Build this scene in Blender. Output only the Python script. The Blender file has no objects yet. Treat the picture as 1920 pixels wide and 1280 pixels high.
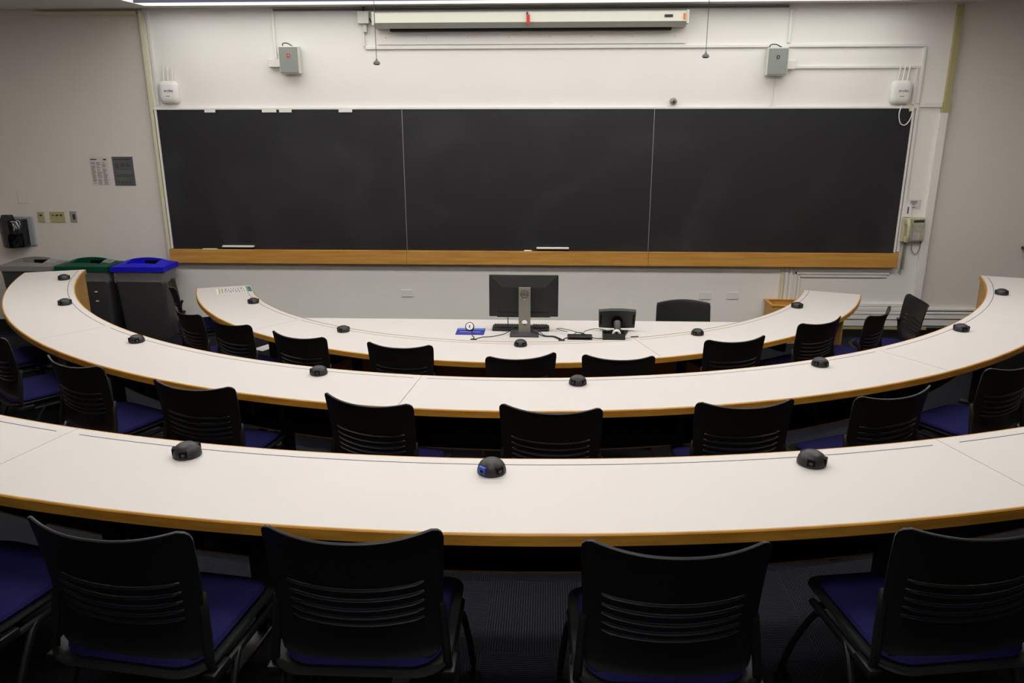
import bpy, bmesh, math, random
from mathutils import Vector, Matrix
random.seed(7)
PI = math.pi
S = bpy.context.scene
COL = S.collection

# ------------------------------------------------------------------ camera
cam_d = bpy.data.cameras.new('camera'); cam = bpy.data.objects.new('camera', cam_d); COL.objects.link(cam)
cam_d.sensor_width = 36; cam_d.lens = 27.775; cam_d.clip_start = 0.05; cam_d.clip_end = 60
YAW, PITCH, ROLL = -0.0454, 0.2879, -0.0019
cy, sy, cp, sp = math.cos(YAW), math.sin(YAW), math.cos(PITCH), math.sin(PITCH)
fwd = Vector((sy*cp, cy*cp, -sp)); right = Vector((cy, -sy, 0)); up = right.cross(fwd)
r2 = right*math.cos(ROLL) + up*math.sin(ROLL); u2 = up*math.cos(ROLL) - right*math.sin(ROLL)
m = Matrix((r2, u2, -fwd)).transposed().to_4x4(); m.translation = (0.2183, -8.4016, 2.3894)
cam.matrix_world = m
S.camera = cam

# ------------------------------------------------------------------ world, exposure
S.view_settings.view_transform = 'Standard'; S.view_settings.look = 'None'
S.view_settings.exposure = 0.0; S.view_settings.gamma = 1.0; S.view_settings.use_curve_mapping = False
W = bpy.data.worlds.new('world'); S.world = W; W.use_nodes = True
W.node_tree.nodes['Background'].inputs[0].default_value = (0.5, 0.5, 0.55, 1)
W.node_tree.nodes['Background'].inputs[1].default_value = 0.02
WASH, ROOM = 2.9, 10.6          # emission of the board wash strip / of the unseen room troffers
CEIL = 3.35

# ------------------------------------------------------------------ materials
def mat(name, col, rough=0.5, metal=0.0, spec=0.5, var=0.0, scale=20, stretch=(1,1,1), bump=0.0, emit=None, estr=0, col2=None, alpha=None, coord='Object', bscale=None):
    M = bpy.data.materials.new(name); M.use_nodes = True; nt = M.node_tree; b = nt.nodes['Principled BSDF']
    b.inputs['Base Color'].default_value = (*col, 1); b.inputs['Roughness'].default_value = rough
    b.inputs['Metallic'].default_value = metal; b.inputs['Specular IOR Level'].default_value = spec
    if emit: b.inputs['Emission Color'].default_value = (*emit, 1); b.inputs['Emission Strength'].default_value = estr
    if alpha is not None: b.inputs['Alpha'].default_value = alpha
    if var or col2 or bump:
        tc = nt.nodes.new('ShaderNodeTexCoord'); mp = nt.nodes.new('ShaderNodeMapping'); mp.inputs['Scale'].default_value = stretch
        nz = nt.nodes.new('ShaderNodeTexNoise'); nz.inputs['Scale'].default_value = scale; nz.inputs['Detail'].default_value = 5
        nt.links.new(tc.outputs[coord], mp.inputs[0]); nt.links.new(mp.outputs[0], nz.inputs['Vector'])
        if var or col2:
            r = nt.nodes.new('ShaderNodeValToRGB'); r.color_ramp.elements[0].position = 0.35; r.color_ramp.elements[1].position = 0.65
            a = col2 if col2 else tuple(c*(1-var) for c in col)
            r.color_ramp.elements[0].color = (*a, 1); r.color_ramp.elements[1].color = (*col, 1)
            nt.links.new(nz.outputs['Fac'], r.inputs[0]); nt.links.new(r.outputs[0], b.inputs['Base Color'])
        if bump:
            n2 = nz
            if bscale:
                n2 = nt.nodes.new('ShaderNodeTexNoise'); n2.inputs['Scale'].default_value = bscale
                nt.links.new(mp.outputs[0], n2.inputs['Vector'])
            bp = nt.nodes.new('ShaderNodeBump'); bp.inputs['Strength'].default_value = bump; bp.inputs['Distance'].default_value = 0.002
            nt.links.new(n2.outputs['Fac'], bp.inputs['Height']); nt.links.new(bp.outputs[0], b.inputs['Normal'])
    return M

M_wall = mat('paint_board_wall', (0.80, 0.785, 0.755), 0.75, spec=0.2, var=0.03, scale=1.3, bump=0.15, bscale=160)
M_wall2 = mat('side_wall_darker', (0.68, 0.645, 0.60), 0.8, spec=0.2, var=0.03, scale=1.1, bump=0.15, bscale=160)  # side walls get a darker base tone than the board wall
M_ceil = mat('ceiling_paint', (0.55, 0.54, 0.52), 0.9, spec=0.1)
M_lam = mat('desk_laminate', (0.60, 0.572, 0.556), 0.42, spec=0.35, var=0.015, scale=3)
M_oak = mat('oak_edge', (0.56, 0.28, 0.04), 0.42, spec=0.4, col2=(0.42, 0.19, 0.022), scale=5, stretch=(1.2, 1.2, 9), bump=0.05)
M_oak2 = mat('oak_panel', (0.50, 0.29, 0.085), 0.5, spec=0.3, col2=(0.40, 0.22, 0.06), scale=4, stretch=(3, 3, 0.6))
M_tray = mat('oak_tray', (0.56, 0.29, 0.065), 0.45, spec=0.4, col2=(0.44, 0.21, 0.040), scale=3.2, stretch=(0.7, 1, 9))
M_blackp = mat('black_plastic', (0.0075, 0.0078, 0.0078), 0.42, spec=0.35)
M_rib = mat('black_plastic_ribs', (0.016, 0.016, 0.015), 0.4, spec=0.4)
M_frame = mat('black_frame_metal', (0.006, 0.006, 0.006), 0.45, spec=0.35)
M_blue = mat('blue_seat_fabric', (0.014, 0.0135, 0.070), 0.95, spec=0.05, var=0.25, scale=220, bump=0.3)
M_dark = mat('under_desk_shade', (0.003, 0.003, 0.003), 0.8, spec=0.1)
M_seam = mat('seam_dark', (0.07, 0.065, 0.06), 0.8)
M_groove = mat('groove_dark', (0.03, 0.028, 0.028), 0.8)
M_dome = mat('dome_plastic', (0.022, 0.022, 0.023), 0.45, spec=0.4)
M_port = mat('port_black', (0.002, 0.002, 0.002), 0.6, spec=0.12)
M_bport = mat('port_blue', (0.01, 0.06, 0.5), 0.35)
M_white = mat('white_plastic', (0.76, 0.75, 0.72), 0.45)
M_wduct = mat('white_duct', (0.74, 0.73, 0.70), 0.5)
M_cream = mat('cream_duct', (0.62, 0.60, 0.41), 0.5)
M_yellow = mat('yellowed_duct', (0.40, 0.36, 0.17), 0.5)
M_greyp = mat('grey_plastic', (0.20, 0.20, 0.20), 0.5)
M_bin = mat('bin_grey', (0.045, 0.045, 0.047), 0.45, spec=0.4)
M_film = mat('clear_film', (0.42, 0.42, 0.43), 0.15, spec=0.8, alpha=0.25)
M_lblue = mat('lid_blue', (0.008, 0.006, 0.50), 0.5, spec=0.25)
M_lgreen = mat('lid_green', (0.0, 0.058, 0.03), 0.5, spec=0.25)
M_lgrey = mat('lid_grey', (0.22, 0.21, 0.20), 0.45)
M_ink = mat('ink', (0.03, 0.03, 0.035), 0.8)
M_inkb = mat('ink_blue', (0.06, 0.08, 0.16), 0.8)
M_inkw = mat('ink_white', (0.75, 0.75, 0.72), 0.6)
M_paper = mat('paper', (0.60, 0.56, 0.54), 0.8)
M_poster = mat('poster_grey', (0.11, 0.115, 0.105), 0.7, col2=(0.085, 0.09, 0.10), scale=4)
M_spk = mat('speaker_grille', (0.24, 0.255, 0.235), 0.6, bump=0.3, bscale=300, var=0.03)
M_spkw = mat('speaker_body', (0.62, 0.63, 0.58), 0.5)
M_red = mat('red', (0.55, 0.015, 0.01), 0.5)
M_orange = mat('orange', (0.7, 0.16, 0.02), 0.5)
M_casing = mat('screen_casing', (0.60, 0.60, 0.52), 0.45)
M_casing2 = mat('screen_casing_grey', (0.34, 0.34, 0.30), 0.45)
M_metal = mat('brushed_metal', (0.42, 0.41, 0.38), 0.38, metal=0.7)
M_mon = mat('monitor_plastic', (0.018, 0.019, 0.019), 0.42, spec=0.4)
M_monb = mat('monitor_base_metal', (0.05, 0.05, 0.055), 0.4, spec=0.5)
M_stand = mat('monitor_stand_silver', (0.27, 0.26, 0.23), 0.4, metal=0.35)
M_cable = mat('black_cable', (0.012, 0.012, 0.012), 0.5)
M_cableg = mat('grey_cable', (0.15, 0.15, 0.15), 0.5)
M_key = mat('keycaps', (0.014, 0.014, 0.014), 0.5)
M_mpad = mat('mousepad_blue', (0.012, 0.02, 0.27), 0.6)
M_mpadl = mat('mousepad_light_blue', (0.09, 0.22, 0.5), 0.6)
M_phone = mat('phone_beige', (0.48, 0.45, 0.30), 0.45)
M_phoneg = mat('phone_keys', (0.30, 0.32, 0.24), 0.5, col2=(0.42, 0.43, 0.34), scale=60)
M_cordp = mat('phone_cord', (0.22, 0.21, 0.15), 0.5)
M_brown = mat('dark_wood', (0.05, 0.025, 0.015), 0.4)
M_brownt = mat('shelf_wood_top', (0.35, 0.2, 0.08), 0.4)
M_louver = mat('louver_metal', (0.06, 0.065, 0.10), 0.6, spec=0.2)
M_lens = mat('lamp_lens', (0.8, 0.8, 0.8), 0.5, emit=(1.0, 0.985, 0.95), estr=WASH)
M_lens2 = mat('lamp_lens_room', (0.8, 0.8, 0.8), 0.5, emit=(1.0, 0.955, 0.90), estr=ROOM)
M_teal = mat('teal_print', (0.03, 0.17, 0.27), 0.6)
M_lime = mat('lime_print', (0.28, 0.32, 0.05), 0.6)
M_sensor = mat('sensor_grey', (0.10, 0.11, 0.09), 0.3, col2=(0.35, 0.35, 0.30), scale=60)
M_btile = mat('vinyl_base', (0.006, 0.006, 0.006), 0.5)

def chalk_mat():
    M = bpy.data.materials.new('chalkboard_slate'); M.use_nodes = True; nt = M.node_tree; b = nt.nodes['Principled BSDF']
    b.inputs['Roughness'].default_value = 0.45; b.inputs['Specular IOR Level'].default_value = 0.4
    tc = nt.nodes.new('ShaderNodeTexCoord')
    n1 = nt.nodes.new('ShaderNodeTexNoise'); n1.inputs['Scale'].default_value = 0.9; n1.inputs['Detail'].default_value = 9; n1.inputs['Distortion'].default_value = 1.4
    r1 = nt.nodes.new('ShaderNodeValToRGB'); r1.color_ramp.elements[0].position = 0.45; r1.color_ramp.elements[1].position = 0.85
    r1.color_ramp.elements[0].color = (0.0135, 0.0135, 0.0165, 1); r1.color_ramp.elements[1].color = (0.034, 0.035, 0.039, 1)
    n2 = nt.nodes.new('ShaderNodeTexNoise'); n2.inputs['Scale'].default_value = 55
    r2_ = nt.nodes.new('ShaderNodeValToRGB'); r2_.color_ramp.elements[0].position = 0.78; r2_.color_ramp.elements[1].position = 0.82
    r2_.color_ramp.elements[0].color = (0, 0, 0, 1); r2_.color_ramp.elements[1].color = (0.07, 0.07, 0.07, 1)
    mx = nt.nodes.new('ShaderNodeMix'); mx.data_type = 'RGBA'; mx.blend_type = 'ADD'; mx.inputs[0].default_value = 1
    nt.links.new(tc.outputs['Object'], n1.inputs['Vector']); nt.links.new(tc.outputs['Object'], n2.inputs['Vector'])
    nt.links.new(n1.outputs['Fac'], r1.inputs[0]); nt.links.new(n2.outputs['Fac'], r2_.inputs[0])
    nt.links.new(r1.outputs[0], mx.inputs[6]); nt.links.new(r2_.outputs[0], mx.inputs[7]); nt.links.new(mx.outputs[2], b.inputs['Base Color'])
    return M
M_slate = chalk_mat()

def carpet_mat():
    M = bpy.data.materials.new('carpet_tiles'); M.use_nodes = True; nt = M.node_tree; b = nt.nodes['Principled BSDF']
    b.inputs['Roughness'].default_value = 0.95; b.inputs['Specular IOR Level'].default_value = 0.1
    tc = nt.nodes.new('ShaderNodeTexCoord'); N = nt.nodes.new; L = nt.links.new
    def wave(direction):
        w = N('ShaderNodeTexWave'); w.bands_direction = direction; w.inputs['Scale'].default_value = 32; w.inputs['Distortion'].default_value = 0.8
        w.inputs['Detail'].default_value = 2; w.inputs['Detail Scale'].default_value = 2; L(tc.outputs['Object'], w.inputs['Vector']); return w
    wx, wy = wave('X'), wave('Y')
    ch = N('ShaderNodeTexChecker'); ch.inputs['Scale'].default_value = 1/0.6; ch.inputs[1].default_value = (0,0,0,1); ch.inputs[2].default_value = (1,1,1,1)
    L(tc.outputs['Object'], ch.inputs['Vector'])
    mx = N('ShaderNodeMix'); mx.data_type = 'FLOAT'; L(ch.outputs['Fac'], mx.inputs[0]); L(wx.outputs['Fac'], mx.inputs[2]); L(wy.outputs['Fac'], mx.inputs[3])
    nz = N('ShaderNodeTexNoise'); nz.inputs['Scale'].default_value = 240; L(tc.outputs['Object'], nz.inputs['Vector'])
    mu = N('ShaderNodeMath'); mu.operation = 'MULTIPLY'; L(mx.outputs[0], mu.inputs[0]); L(nz.outputs['Fac'], mu.inputs[1])
    r = N('ShaderNodeValToRGB'); r.color_ramp.elements[0].position = 0.1; r.color_ramp.elements[1].position = 0.6
    r.color_ramp.elements[0].color = (0.004, 0.0044, 0.008, 1); r.color_ramp.elements[1].color = (0.024, 0.0255, 0.034, 1)
    L(mu.outputs[0], r.inputs[0]); L(r.outputs[0], b.inputs['Base Color'])
    bp = N('ShaderNodeBump'); bp.inputs['Strength'].default_value = 0.4; bp.inputs['Distance'].default_value = 0.004; L(mu.outputs[0], bp.inputs['Height']); L(bp.outputs[0], b.inputs['Normal'])
    return M
M_carpet = carpet_mat()

# ------------------------------------------------------------------ mesh helpers
def obj(name, bm, material, parent=None, smooth=False, loc=None):
    me = bpy.data.meshes.new(name); bmesh.ops.recalc_face_normals(bm, faces=bm.faces[:]) if len(bm.faces) else None
    if smooth:
        for f in bm.faces: f.smooth = True
    bm.to_mesh(me); bm.free()
    mats = material if isinstance(material, (list, tuple)) else [material]
    for k in mats: me.materials.append(k)
    if smooth and smooth != 'all':
        try: me.set_sharp_from_angle(angle=math.radians(38))
        except Exception: pass
    o = bpy.data.objects.new(name, me); COL.objects.link(o)
    if parent is not None: o.parent = parent
    if loc is not None: o.location = loc
    return o
def tag(o, label, cat, group=None):
    o['label'] = label; o['category'] = cat
    if group: o['group'] = group
    return o
def thing(name, label, cat, loc=(0,0,0), rotz=0.0, group=None):
    o = bpy.data.objects.new(name, None); COL.objects.link(o); o.empty_display_size = 0.1
    o.location = loc; o.rotation_euler = (0, 0, rotz); return tag(o, label, cat, group)
def struct(name, bm, material, parent=None):
    o = obj(name, bm, material, parent)
    if parent is None: o['kind'] = 'structure'
    return o
def dup(root, loc=None, rotz=None, label=None, group=None):
    kids = {}
    for o in list(bpy.data.objects):
        if o.parent: kids.setdefault(o.parent, []).append(o)
    def rec(o, parent):
        c = o.copy(); COL.objects.link(c)
        if parent is not None: c.parent = parent
        for ch in kids.get(o, []): rec(ch, c)
        return c
    r = rec(root, None)
    if loc is not None: r.location = loc
    if rotz is not None: r.rotation_euler = (0, 0, rotz)
    if label: r['label'] = label
    if group: r['group'] = group
    return r
def B(): return bmesh.new()
def box(bm, x0, x1, y0, y1, z0, z1, bev=0.0, mi=0, mtx=None):
    t = bmesh.new(); bmesh.ops.create_cube(t, size=1)
    bmesh.ops.scale(t, vec=(x1-x0, y1-y0, z1-z0), verts=t.verts); bmesh.ops.translate(t, vec=((x0+x1)/2, (y0+y1)/2, (z0+z1)/2), verts=t.verts)
    if bev: bmesh.ops.bevel(t, geom=t.edges[:], offset=bev, segments=2, affect='EDGES', profile=0.5)
    if mtx: bmesh.ops.transform(t, matrix=mtx, verts=t.verts)
    for f in t.faces: f.material_index = mi
    merge(bm, t); return bm
def merge(bm, t):
    me = bpy.data.meshes.new('tmp'); t.to_mesh(me); t.free(); bm.from_mesh(me); bpy.data.meshes.remove(me)
def tube(bm, pts, r, seg=8, cyclic=False, taper=None, mi=0):
    pts = [Vector(p) for p in pts]; n = len(pts); rings = []; prev = None
    for i, p in enumerate(pts):
        a = pts[i-1] if (i > 0 or cyclic) else p; b = pts[(i+1) % n] if (i < n-1 or cyclic) else p
        t = (b-a).normalized()
        if prev is None: s = t.cross(Vector((0,0,1)));  s = s if s.length > 1e-3 else t.cross(Vector((1,0,0)))
        else: s = prev - t*prev.dot(t)
        s.normalize(); prev = s; q = t.cross(s)
        rr = r if taper is None else taper[i]
        rings.append([bm.verts.new(p + s*math.cos(k*2*PI/seg)*rr + q*math.sin(k*2*PI/seg)*rr) for k in range(seg)])
    m_ = n if cyclic else n-1
    for i in range(m_):
        A, C = rings[i], rings[(i+1) % n]
        for k in range(seg): bm.faces.new((A[k], A[(k+1)%seg], C[(k+1)%seg], C[k])).material_index = mi
    if not cyclic: bm.faces.new(rings[0][::-1]).material_index = mi; bm.faces.new(rings[-1]).material_index = mi
    return bm
def smoothpts(pts, k=6):
    P = [Vector(p) for p in pts]; out = []
    for i in range(len(P)-1):
        p0 = P[max(i-1,0)]; p1 = P[i]; p2 = P[i+1]; p3 = P[min(i+2,len(P)-1)]
        for j in range(k):
            t = j/k; out.append(0.5*((2*p1)+(p2-p0)*t+(2*p0-5*p1+4*p2-p3)*t*t+(3*p1-p0-3*p2+p3)*t**3))
    out.append(P[-1]); return out
def lathe(bm, prof, seg=24, cx=0, cy=0, cz=0, axis='Z', mi=0, sx=1, sy=1):
    rings = []
    for r, z in prof:
        ring = []
        for k in range(seg):
            a = 2*PI*k/seg; x, y = r*math.cos(a)*sx, r*math.sin(a)*sy
            co = (cx+x, cy+y, cz+z) if axis == 'Z' else ((cx+z, cy+x, cz+y) if axis == 'X' else (cx+x, cy+z, cz+y))
            ring.append(bm.verts.new(co))
        rings.append(ring)
    for i in range(len(rings)-1):
        A, C = rings[i], rings[i+1]
        for k in range(seg): bm.faces.new((A[k], A[(k+1)%seg], C[(k+1)%seg], C[k])).material_index = mi
    bm.faces.new(rings[0][::-1]).material_index = mi; bm.faces.new(rings[-1]).material_index = mi
    return bm
def prism(bm, poly, z0, z1, mi=0, bev=0):
    t = bmesh.new(); lo = [t.verts.new((x, y, z0)) for x, y in poly]; hi = [t.verts.new((x, y, z1)) for x, y in poly]; n = len(poly)
    t.faces.new(lo[::-1]); t.faces.new(hi)
    for i in range(n): t.faces.new((lo[i], lo[(i+1)%n], hi[(i+1)%n], hi[i]))
    if bev:
        ed = [e for e in t.edges if abs(e.verts[0].co.z-e.verts[1].co.z) < 1e-6]
        bmesh.ops.bevel(t, geom=ed, offset=bev, segments=2, affect='EDGES', profile=0.5)
    for f in t.faces: f.material_index = mi
    merge(bm, t); return bm
def sector(bm, c, r0, r1, a0, a1, z0, z1, n=None, mi=0):
    """annular sector; angle measured from -y, clockwise-positive toward +x, degrees"""
    n = n or max(2, int(abs(a1-a0)/1.2)); ro, ri = [], []
    for i in range(n+1):
        a = math.radians(a0+(a1-a0)*i/n); s, k = math.sin(a), -math.cos(a)
        ro.append((c[0]+r1*s, c[1]+r1*k)); ri.append((c[0]+r0*s, c[1]+r0*k))
    V = [[bm.verts.new((p[0], p[1], z)) for p in L] for z in (z0, z1) for L in (ri, ro)]  # [ri z0, ro z0, ri z1, ro z1]
    for i in range(n):
        for q in ((V[0][i], V[0][i+1], V[1][i+1], V[1][i]), (V[2][i], V[2][i+1], V[3][i+1], V[3][i]), (V[0][i], V[0][i+1], V[2][i+1], V[2][i]), (V[1][i], V[1][i+1], V[3][i+1], V[3][i])):
            bm.faces.new(q).material_index = mi
    for i in (0, n): bm.faces.new((V[0][i], V[1][i], V[3][i], V[2][i])).material_index = mi
    return bm
def rrect(w, h, r, n=5, cx=0, cy=0):
    P = []
    for sx, sy_, a0 in ((1,1,0), (-1,1,90), (-1,-1,180), (1,-1,270)):
        for i in range(n+1):
            a = math.radians(a0+90*i/n); P.append((cx+sx*(w/2-r)+r*math.cos(a), cy+sy_*(h/2-r)+r*math.sin(a)))
    return P
def text_bm(txt, size, mtx, depth=0.0005):
    cu = bpy.data.curves.new('t', 'FONT'); cu.body = txt; cu.size = size; cu.align_x = 'CENTER'; cu.align_y = 'CENTER'; cu.extrude = depth
    o = bpy.data.objects.new('t', cu); COL.objects.link(o); bpy.context.view_layer.update()
    me = bpy.data.meshes.new_from_object(o.evaluated_get(bpy.context.evaluated_depsgraph_get()))
    bm = B(); bm.from_mesh(me); bmesh.ops.transform(bm, matrix=mtx, verts=bm.verts)
    bpy.data.objects.remove(o); bpy.data.curves.remove(cu); bpy.data.meshes.remove(me); return bm
WALLROT = Matrix.Rotation(PI/2, 4, 'X')           # text lying in xy -> standing, facing -y

# ------------------------------------------------------------------ the setting
CX, CY = -0.0158, 0.215
def wallbox(name, x0, x1, y0, y1, z0, z1, m_): return struct(name, box(B(), x0, x1, y0, y1, z0, z1), m_)
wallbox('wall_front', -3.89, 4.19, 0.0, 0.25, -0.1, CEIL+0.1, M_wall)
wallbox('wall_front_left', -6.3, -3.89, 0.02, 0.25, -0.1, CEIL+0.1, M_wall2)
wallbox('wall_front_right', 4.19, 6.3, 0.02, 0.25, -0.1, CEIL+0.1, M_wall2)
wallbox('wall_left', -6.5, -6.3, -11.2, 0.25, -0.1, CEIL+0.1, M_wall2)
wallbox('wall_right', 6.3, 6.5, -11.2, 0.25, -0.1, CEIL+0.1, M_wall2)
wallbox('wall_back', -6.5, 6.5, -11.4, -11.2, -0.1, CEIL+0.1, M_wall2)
bm = B(); box(bm, -6.5, 6.5, -11.4, -1.08, CEIL, CEIL+0.1); box(bm, -6.5, 6.5, -0.2, 0.25, CEIL, CEIL+0.1); box(bm, -6.5, -3.76, -1.08, -0.2, CEIL, CEIL+0.1); box(bm, 3.62, 6.5, -1.08, -0.2, CEIL, CEIL+0.1)
struct('ceiling', bm, M_ceil)
# stepped carpet floor: each tier is the area outside a circle
YT = -1.15                                        # the tiers stop short of the front wall
def tier(name, r, z0, z1):
    bm = B(); n = 60; inn, out = [], []
    amax = math.degrees(math.acos((CY-YT)/r))
    for i in range(n+1):
        a = math.radians(-amax+2*amax*i/n); s, k = math.sin(a), -math.cos(a)
        inn.append((CX+r*s, CY+r*k))
        if i in (0, n): out.append((6.3*(1 if i else -1), YT)); continue
        t = min((6.3-CX*(1 if s > 0 else -1))/abs(s) if abs(s) > 1e-6 else 99, (11.2+CY)/abs(k)); out.append((CX+s*t, CY+k*t))
    V = {}
    for nm, L in (('i', inn), ('o', out)):
        for z in (z0, z1): V[nm, z] = [bm.verts.new((max(-6.3, min(6.3, x)), y, z)) for x, y in L]
    for i in range(n):
        bm.faces.new((V['i', z1][i], V['o', z1][i], V['o', z1][i+1], V['i', z1][i+1]))
        bm.faces.new((V['i', z0][i], V['i', z0][i+1], V['i', z1][i+1], V['i', z1][i]))
    for i in (0, n): bm.faces.new((V['i', z0][i], V['o', z0][i], V['o', z1][i], V['i', z1][i]))
    return struct(name, bm, M_carpet)
F = [0.0, 0.24, 0.511, 0.79]
struct('floor', box(B(), -6.3, 6.3, -11.2, 0.02, -0.1, 0), M_carpet)
tier('floor_tier_middle', 4.10, 0, F[1]); tier('floor_tier_upper', 5.77, F[1], F[2])
bm = B(); box(bm, -6.3, 6.3, -11.2, -7.75, F[2], F[3]); struct('floor_tier_back', bm, M_carpet)
# wall base, pale stepped raceway trim low on the right
bm = B(); box(bm, -6.3, 4.19, -0.012, 0, 0, 0.10); struct('baseboard_front', bm, M_btile)
bm = B(); box(bm, 4.19, 6.3, 0.008, 0.02, 0, 0.10); struct('baseboard_right', bm, M_btile)
bm = B(); box(bm, -3.89, -1.0, -0.016, 0, 0.10, 0.118, 0.002); struct('trim_1', bm, M_wduct)
bm = B()
for z0, z1, d in ((0.125, 0.20, .03), (0.205, 0.255, .045), (0.26, 0.29, .05), (0.295, 0.335, .045), (0.34, 0.375, .03)): box(bm, 2.95, 4.17, -d, 0, z0, z1, 0.004)
struct('trim_2', bm, M_wduct)
bm = B()
for z0, z1, d in ((0.13, 0.20, .03), (0.21, 0.255, .045), (0.262, 0.285, .05), (0.30, 0.325, .045)): box(bm, 4.21, 5.9, 0.02-d, 0.02, z0, z1, 0.004)
struct('trim_3', bm, M_wduct)
struct('trim_4', box(B(), 3.4, 4.3, -0.02, 0, 0.085, 0.118, 0.002), M_yellow)

# ------------------------------------------------------------------ ceiling lights
t = thing('wash_light', 'long ceiling light strip along the chalkboard wall, bright at the top edge of the photo', 'ceiling light', (0, 0, CEIL))
bm = B(); box(bm, -3.76, 3.62, -0.205, -0.2005, 0.0, 0.11); box(bm, -3.76, 3.62, -1.0795, -1.075, 0.0, 0.11); box(bm, -3.76, -3.755, -1.075, -0.205, 0, 0.11); box(bm, 3.615, 3.62, -1.075, -0.205, 0, 0.11)
obj('lamp_frame', bm, M_white, t)
obj('diffuser', box(B(), -3.755, 3.615, -1.07, -0.21, 0.095, 0.105), M_lens, t)
obj('louver', box(B(), -3.75, 3.61, -0.435, -0.43, 0.001, 0.035), M_louver, t)
ROOMS = [(-4.2, -2.7, 'leftmost of the front row'), (-2.8, -2.7, 'second from the left in the front row'), (-1.4, -2.7, 'third from the left in the front row'), (0.0, -2.7, 'middle one of the front row'),  # out of view; rows laid out and added to for fill light
         (1.4, -2.7, 'third from the right in the front row'), (2.8, -2.7, 'second from the right in the front row'), (4.2, -2.7, 'rightmost of the front row'),
         (-2.0, -5.1, 'left one of the second row'), (0.0, -5.1, 'middle one of the second row'), (2.0, -5.1, 'right one of the second row'),
         (0.0, -6.9, 'single one of the third row'), (0.0, -8.9, 'single one above the back tier')]
lt = None
for i, (x, y, wh) in enumerate(ROOMS):
    if lt is None:
        lt = thing('ceiling_fill_light', 'unseen recessed rectangular ceiling light, '+wh, 'ceiling light', (x, y, CEIL), 0, 'unseen fill lights over the desks')
        bm = B()
        for a in ((-0.63, 0.63, -0.33, -0.30), (-0.63, 0.63, 0.30, 0.33), (-0.63, -0.60, -0.30, 0.30), (0.60, 0.63, -0.30, 0.30)): box(bm, *a, -0.015, 0)
        obj('lamp_frame', bm, M_white, lt); obj('diffuser', box(B(), -0.6, 0.6, -0.3, 0.3, -0.008, 0), M_lens2, lt)
    else: dup(lt, (x, y, CEIL), 0, 'unseen recessed rectangular ceiling light, '+wh)

# ------------------------------------------------------------------ curved desks
DC = [(-0.0158, 0.2668), (-0.0158, 0.2087), (-0.0158, 0.2192)]
RI = [2.9145, 4.3766, 6.0444]; DW = [0.5217, 0.5217, 0.5272]; DZ = [0.6813, 0.9218, 1.1926]
def curved_desk(k, label, seams, gaps, panel_bottom, supports):
    t = thing('curved_desk', label, 'desk', (DC[k][0], DC[k][1], F[k]), 0, 'curved tiered desks')
    c = (0, 0); z = DZ[k]-F[k]; ri, ro = RI[k], RI[k]+DW[k]
    gap = math.degrees(0.0016/ri)
    for a0, a1 in zip(seams[:-1], seams[1:]):
        obj('desktop', sector(B(), c, ri+0.010, ro-0.010, a0+gap, a1-gap, z-0.012, z), M_lam, t)
    obj('core', sector(B(), c, ri+0.010, ro-0.010, seams[0]+.02, seams[-1]-.02, z-0.036, z-0.0125), M_seam, t)
    def edge(r_in, r_out, out):
        bm = B(); n = 110; prof = [(r_in, z-0.038), (r_out, z-0.038), (r_out, z-0.004), (r_out-(0.004 if out else -0.004), z-0.0002), (r_in, z-0.0002)]
        rings = []
        for i in range(n+1):
            a = math.radians(seams[0]+(seams[-1]-seams[0])*i/n); rings.append([bm.verts.new((r*math.sin(a), -r*math.cos(a), zz)) for r, zz in prof])
        for i in range(n):
            for j in range(5): bm.faces.new((rings[i][j], rings[i][(j+1)%5], rings[i+1][(j+1)%5], rings[i+1][j]))
        bm.faces.new(rings[0]); bm.faces.new(rings[-1][::-1]); return bm
    obj('edge_band', edge(ro-0.0098, ro, True), M_oak, t); obj('edge_band', edge(ri+0.0098, ri, False), M_oak, t)
    for a0, a1 in gaps:
        obj('cable_groove', sector(B(), c, ri+0.0535, ri+0.0575, a0, a1, z-0.001, z+0.0004), M_groove, t)
    if panel_bottom is not None:
        p = obj('modesty_panel', sector(B(), c, ri+0.012, ri+0.026, seams[0]+0.1, seams[-1]-0.1, panel_bottom, z-0.038), M_oak2, t)
        obj('panel_shade', sector(B(), c, ri+0.0262, ri+0.032, seams[0]+0.1, seams[-1]-0.1, panel_bottom+.012, z-0.038), M_dark, t)  # black layer on the panel back, paints in the under-desk shade
    for a in supports:
        ar = math.radians(a); mt = Matrix.Rotation(ar, 4, 'Z')
        bm = B(); box(bm, -0.016, 0.016, -(ro-0.10), -(ri+0.034), z-0.16, z-0.038, mtx=mt); box(bm, -0.022, 0.022, -(ri+0.16), -(ri+0.09), 0.012, z-0.15, mtx=mt); box(bm, -0.03, 0.03, -(ro-0.12), -(ri+0.03), 0.0, 0.02, 0.004, mtx=mt)
        obj('support_leg', bm, M_frame, t)
    return t
d1 = curved_desk(0, 'small innermost curved white desk nearest the chalkboard, oak edge, monitor inside its curve', [-69.9, -38.5, 18.0, 69.3], [(-69.4, -39.2), (-37.8, 17.3), (18.7, 68.8)], None, [-57, -45, -35.5, -24.6, -12.2, 1.1, 10.6, 25.1, 39.6])
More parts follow.
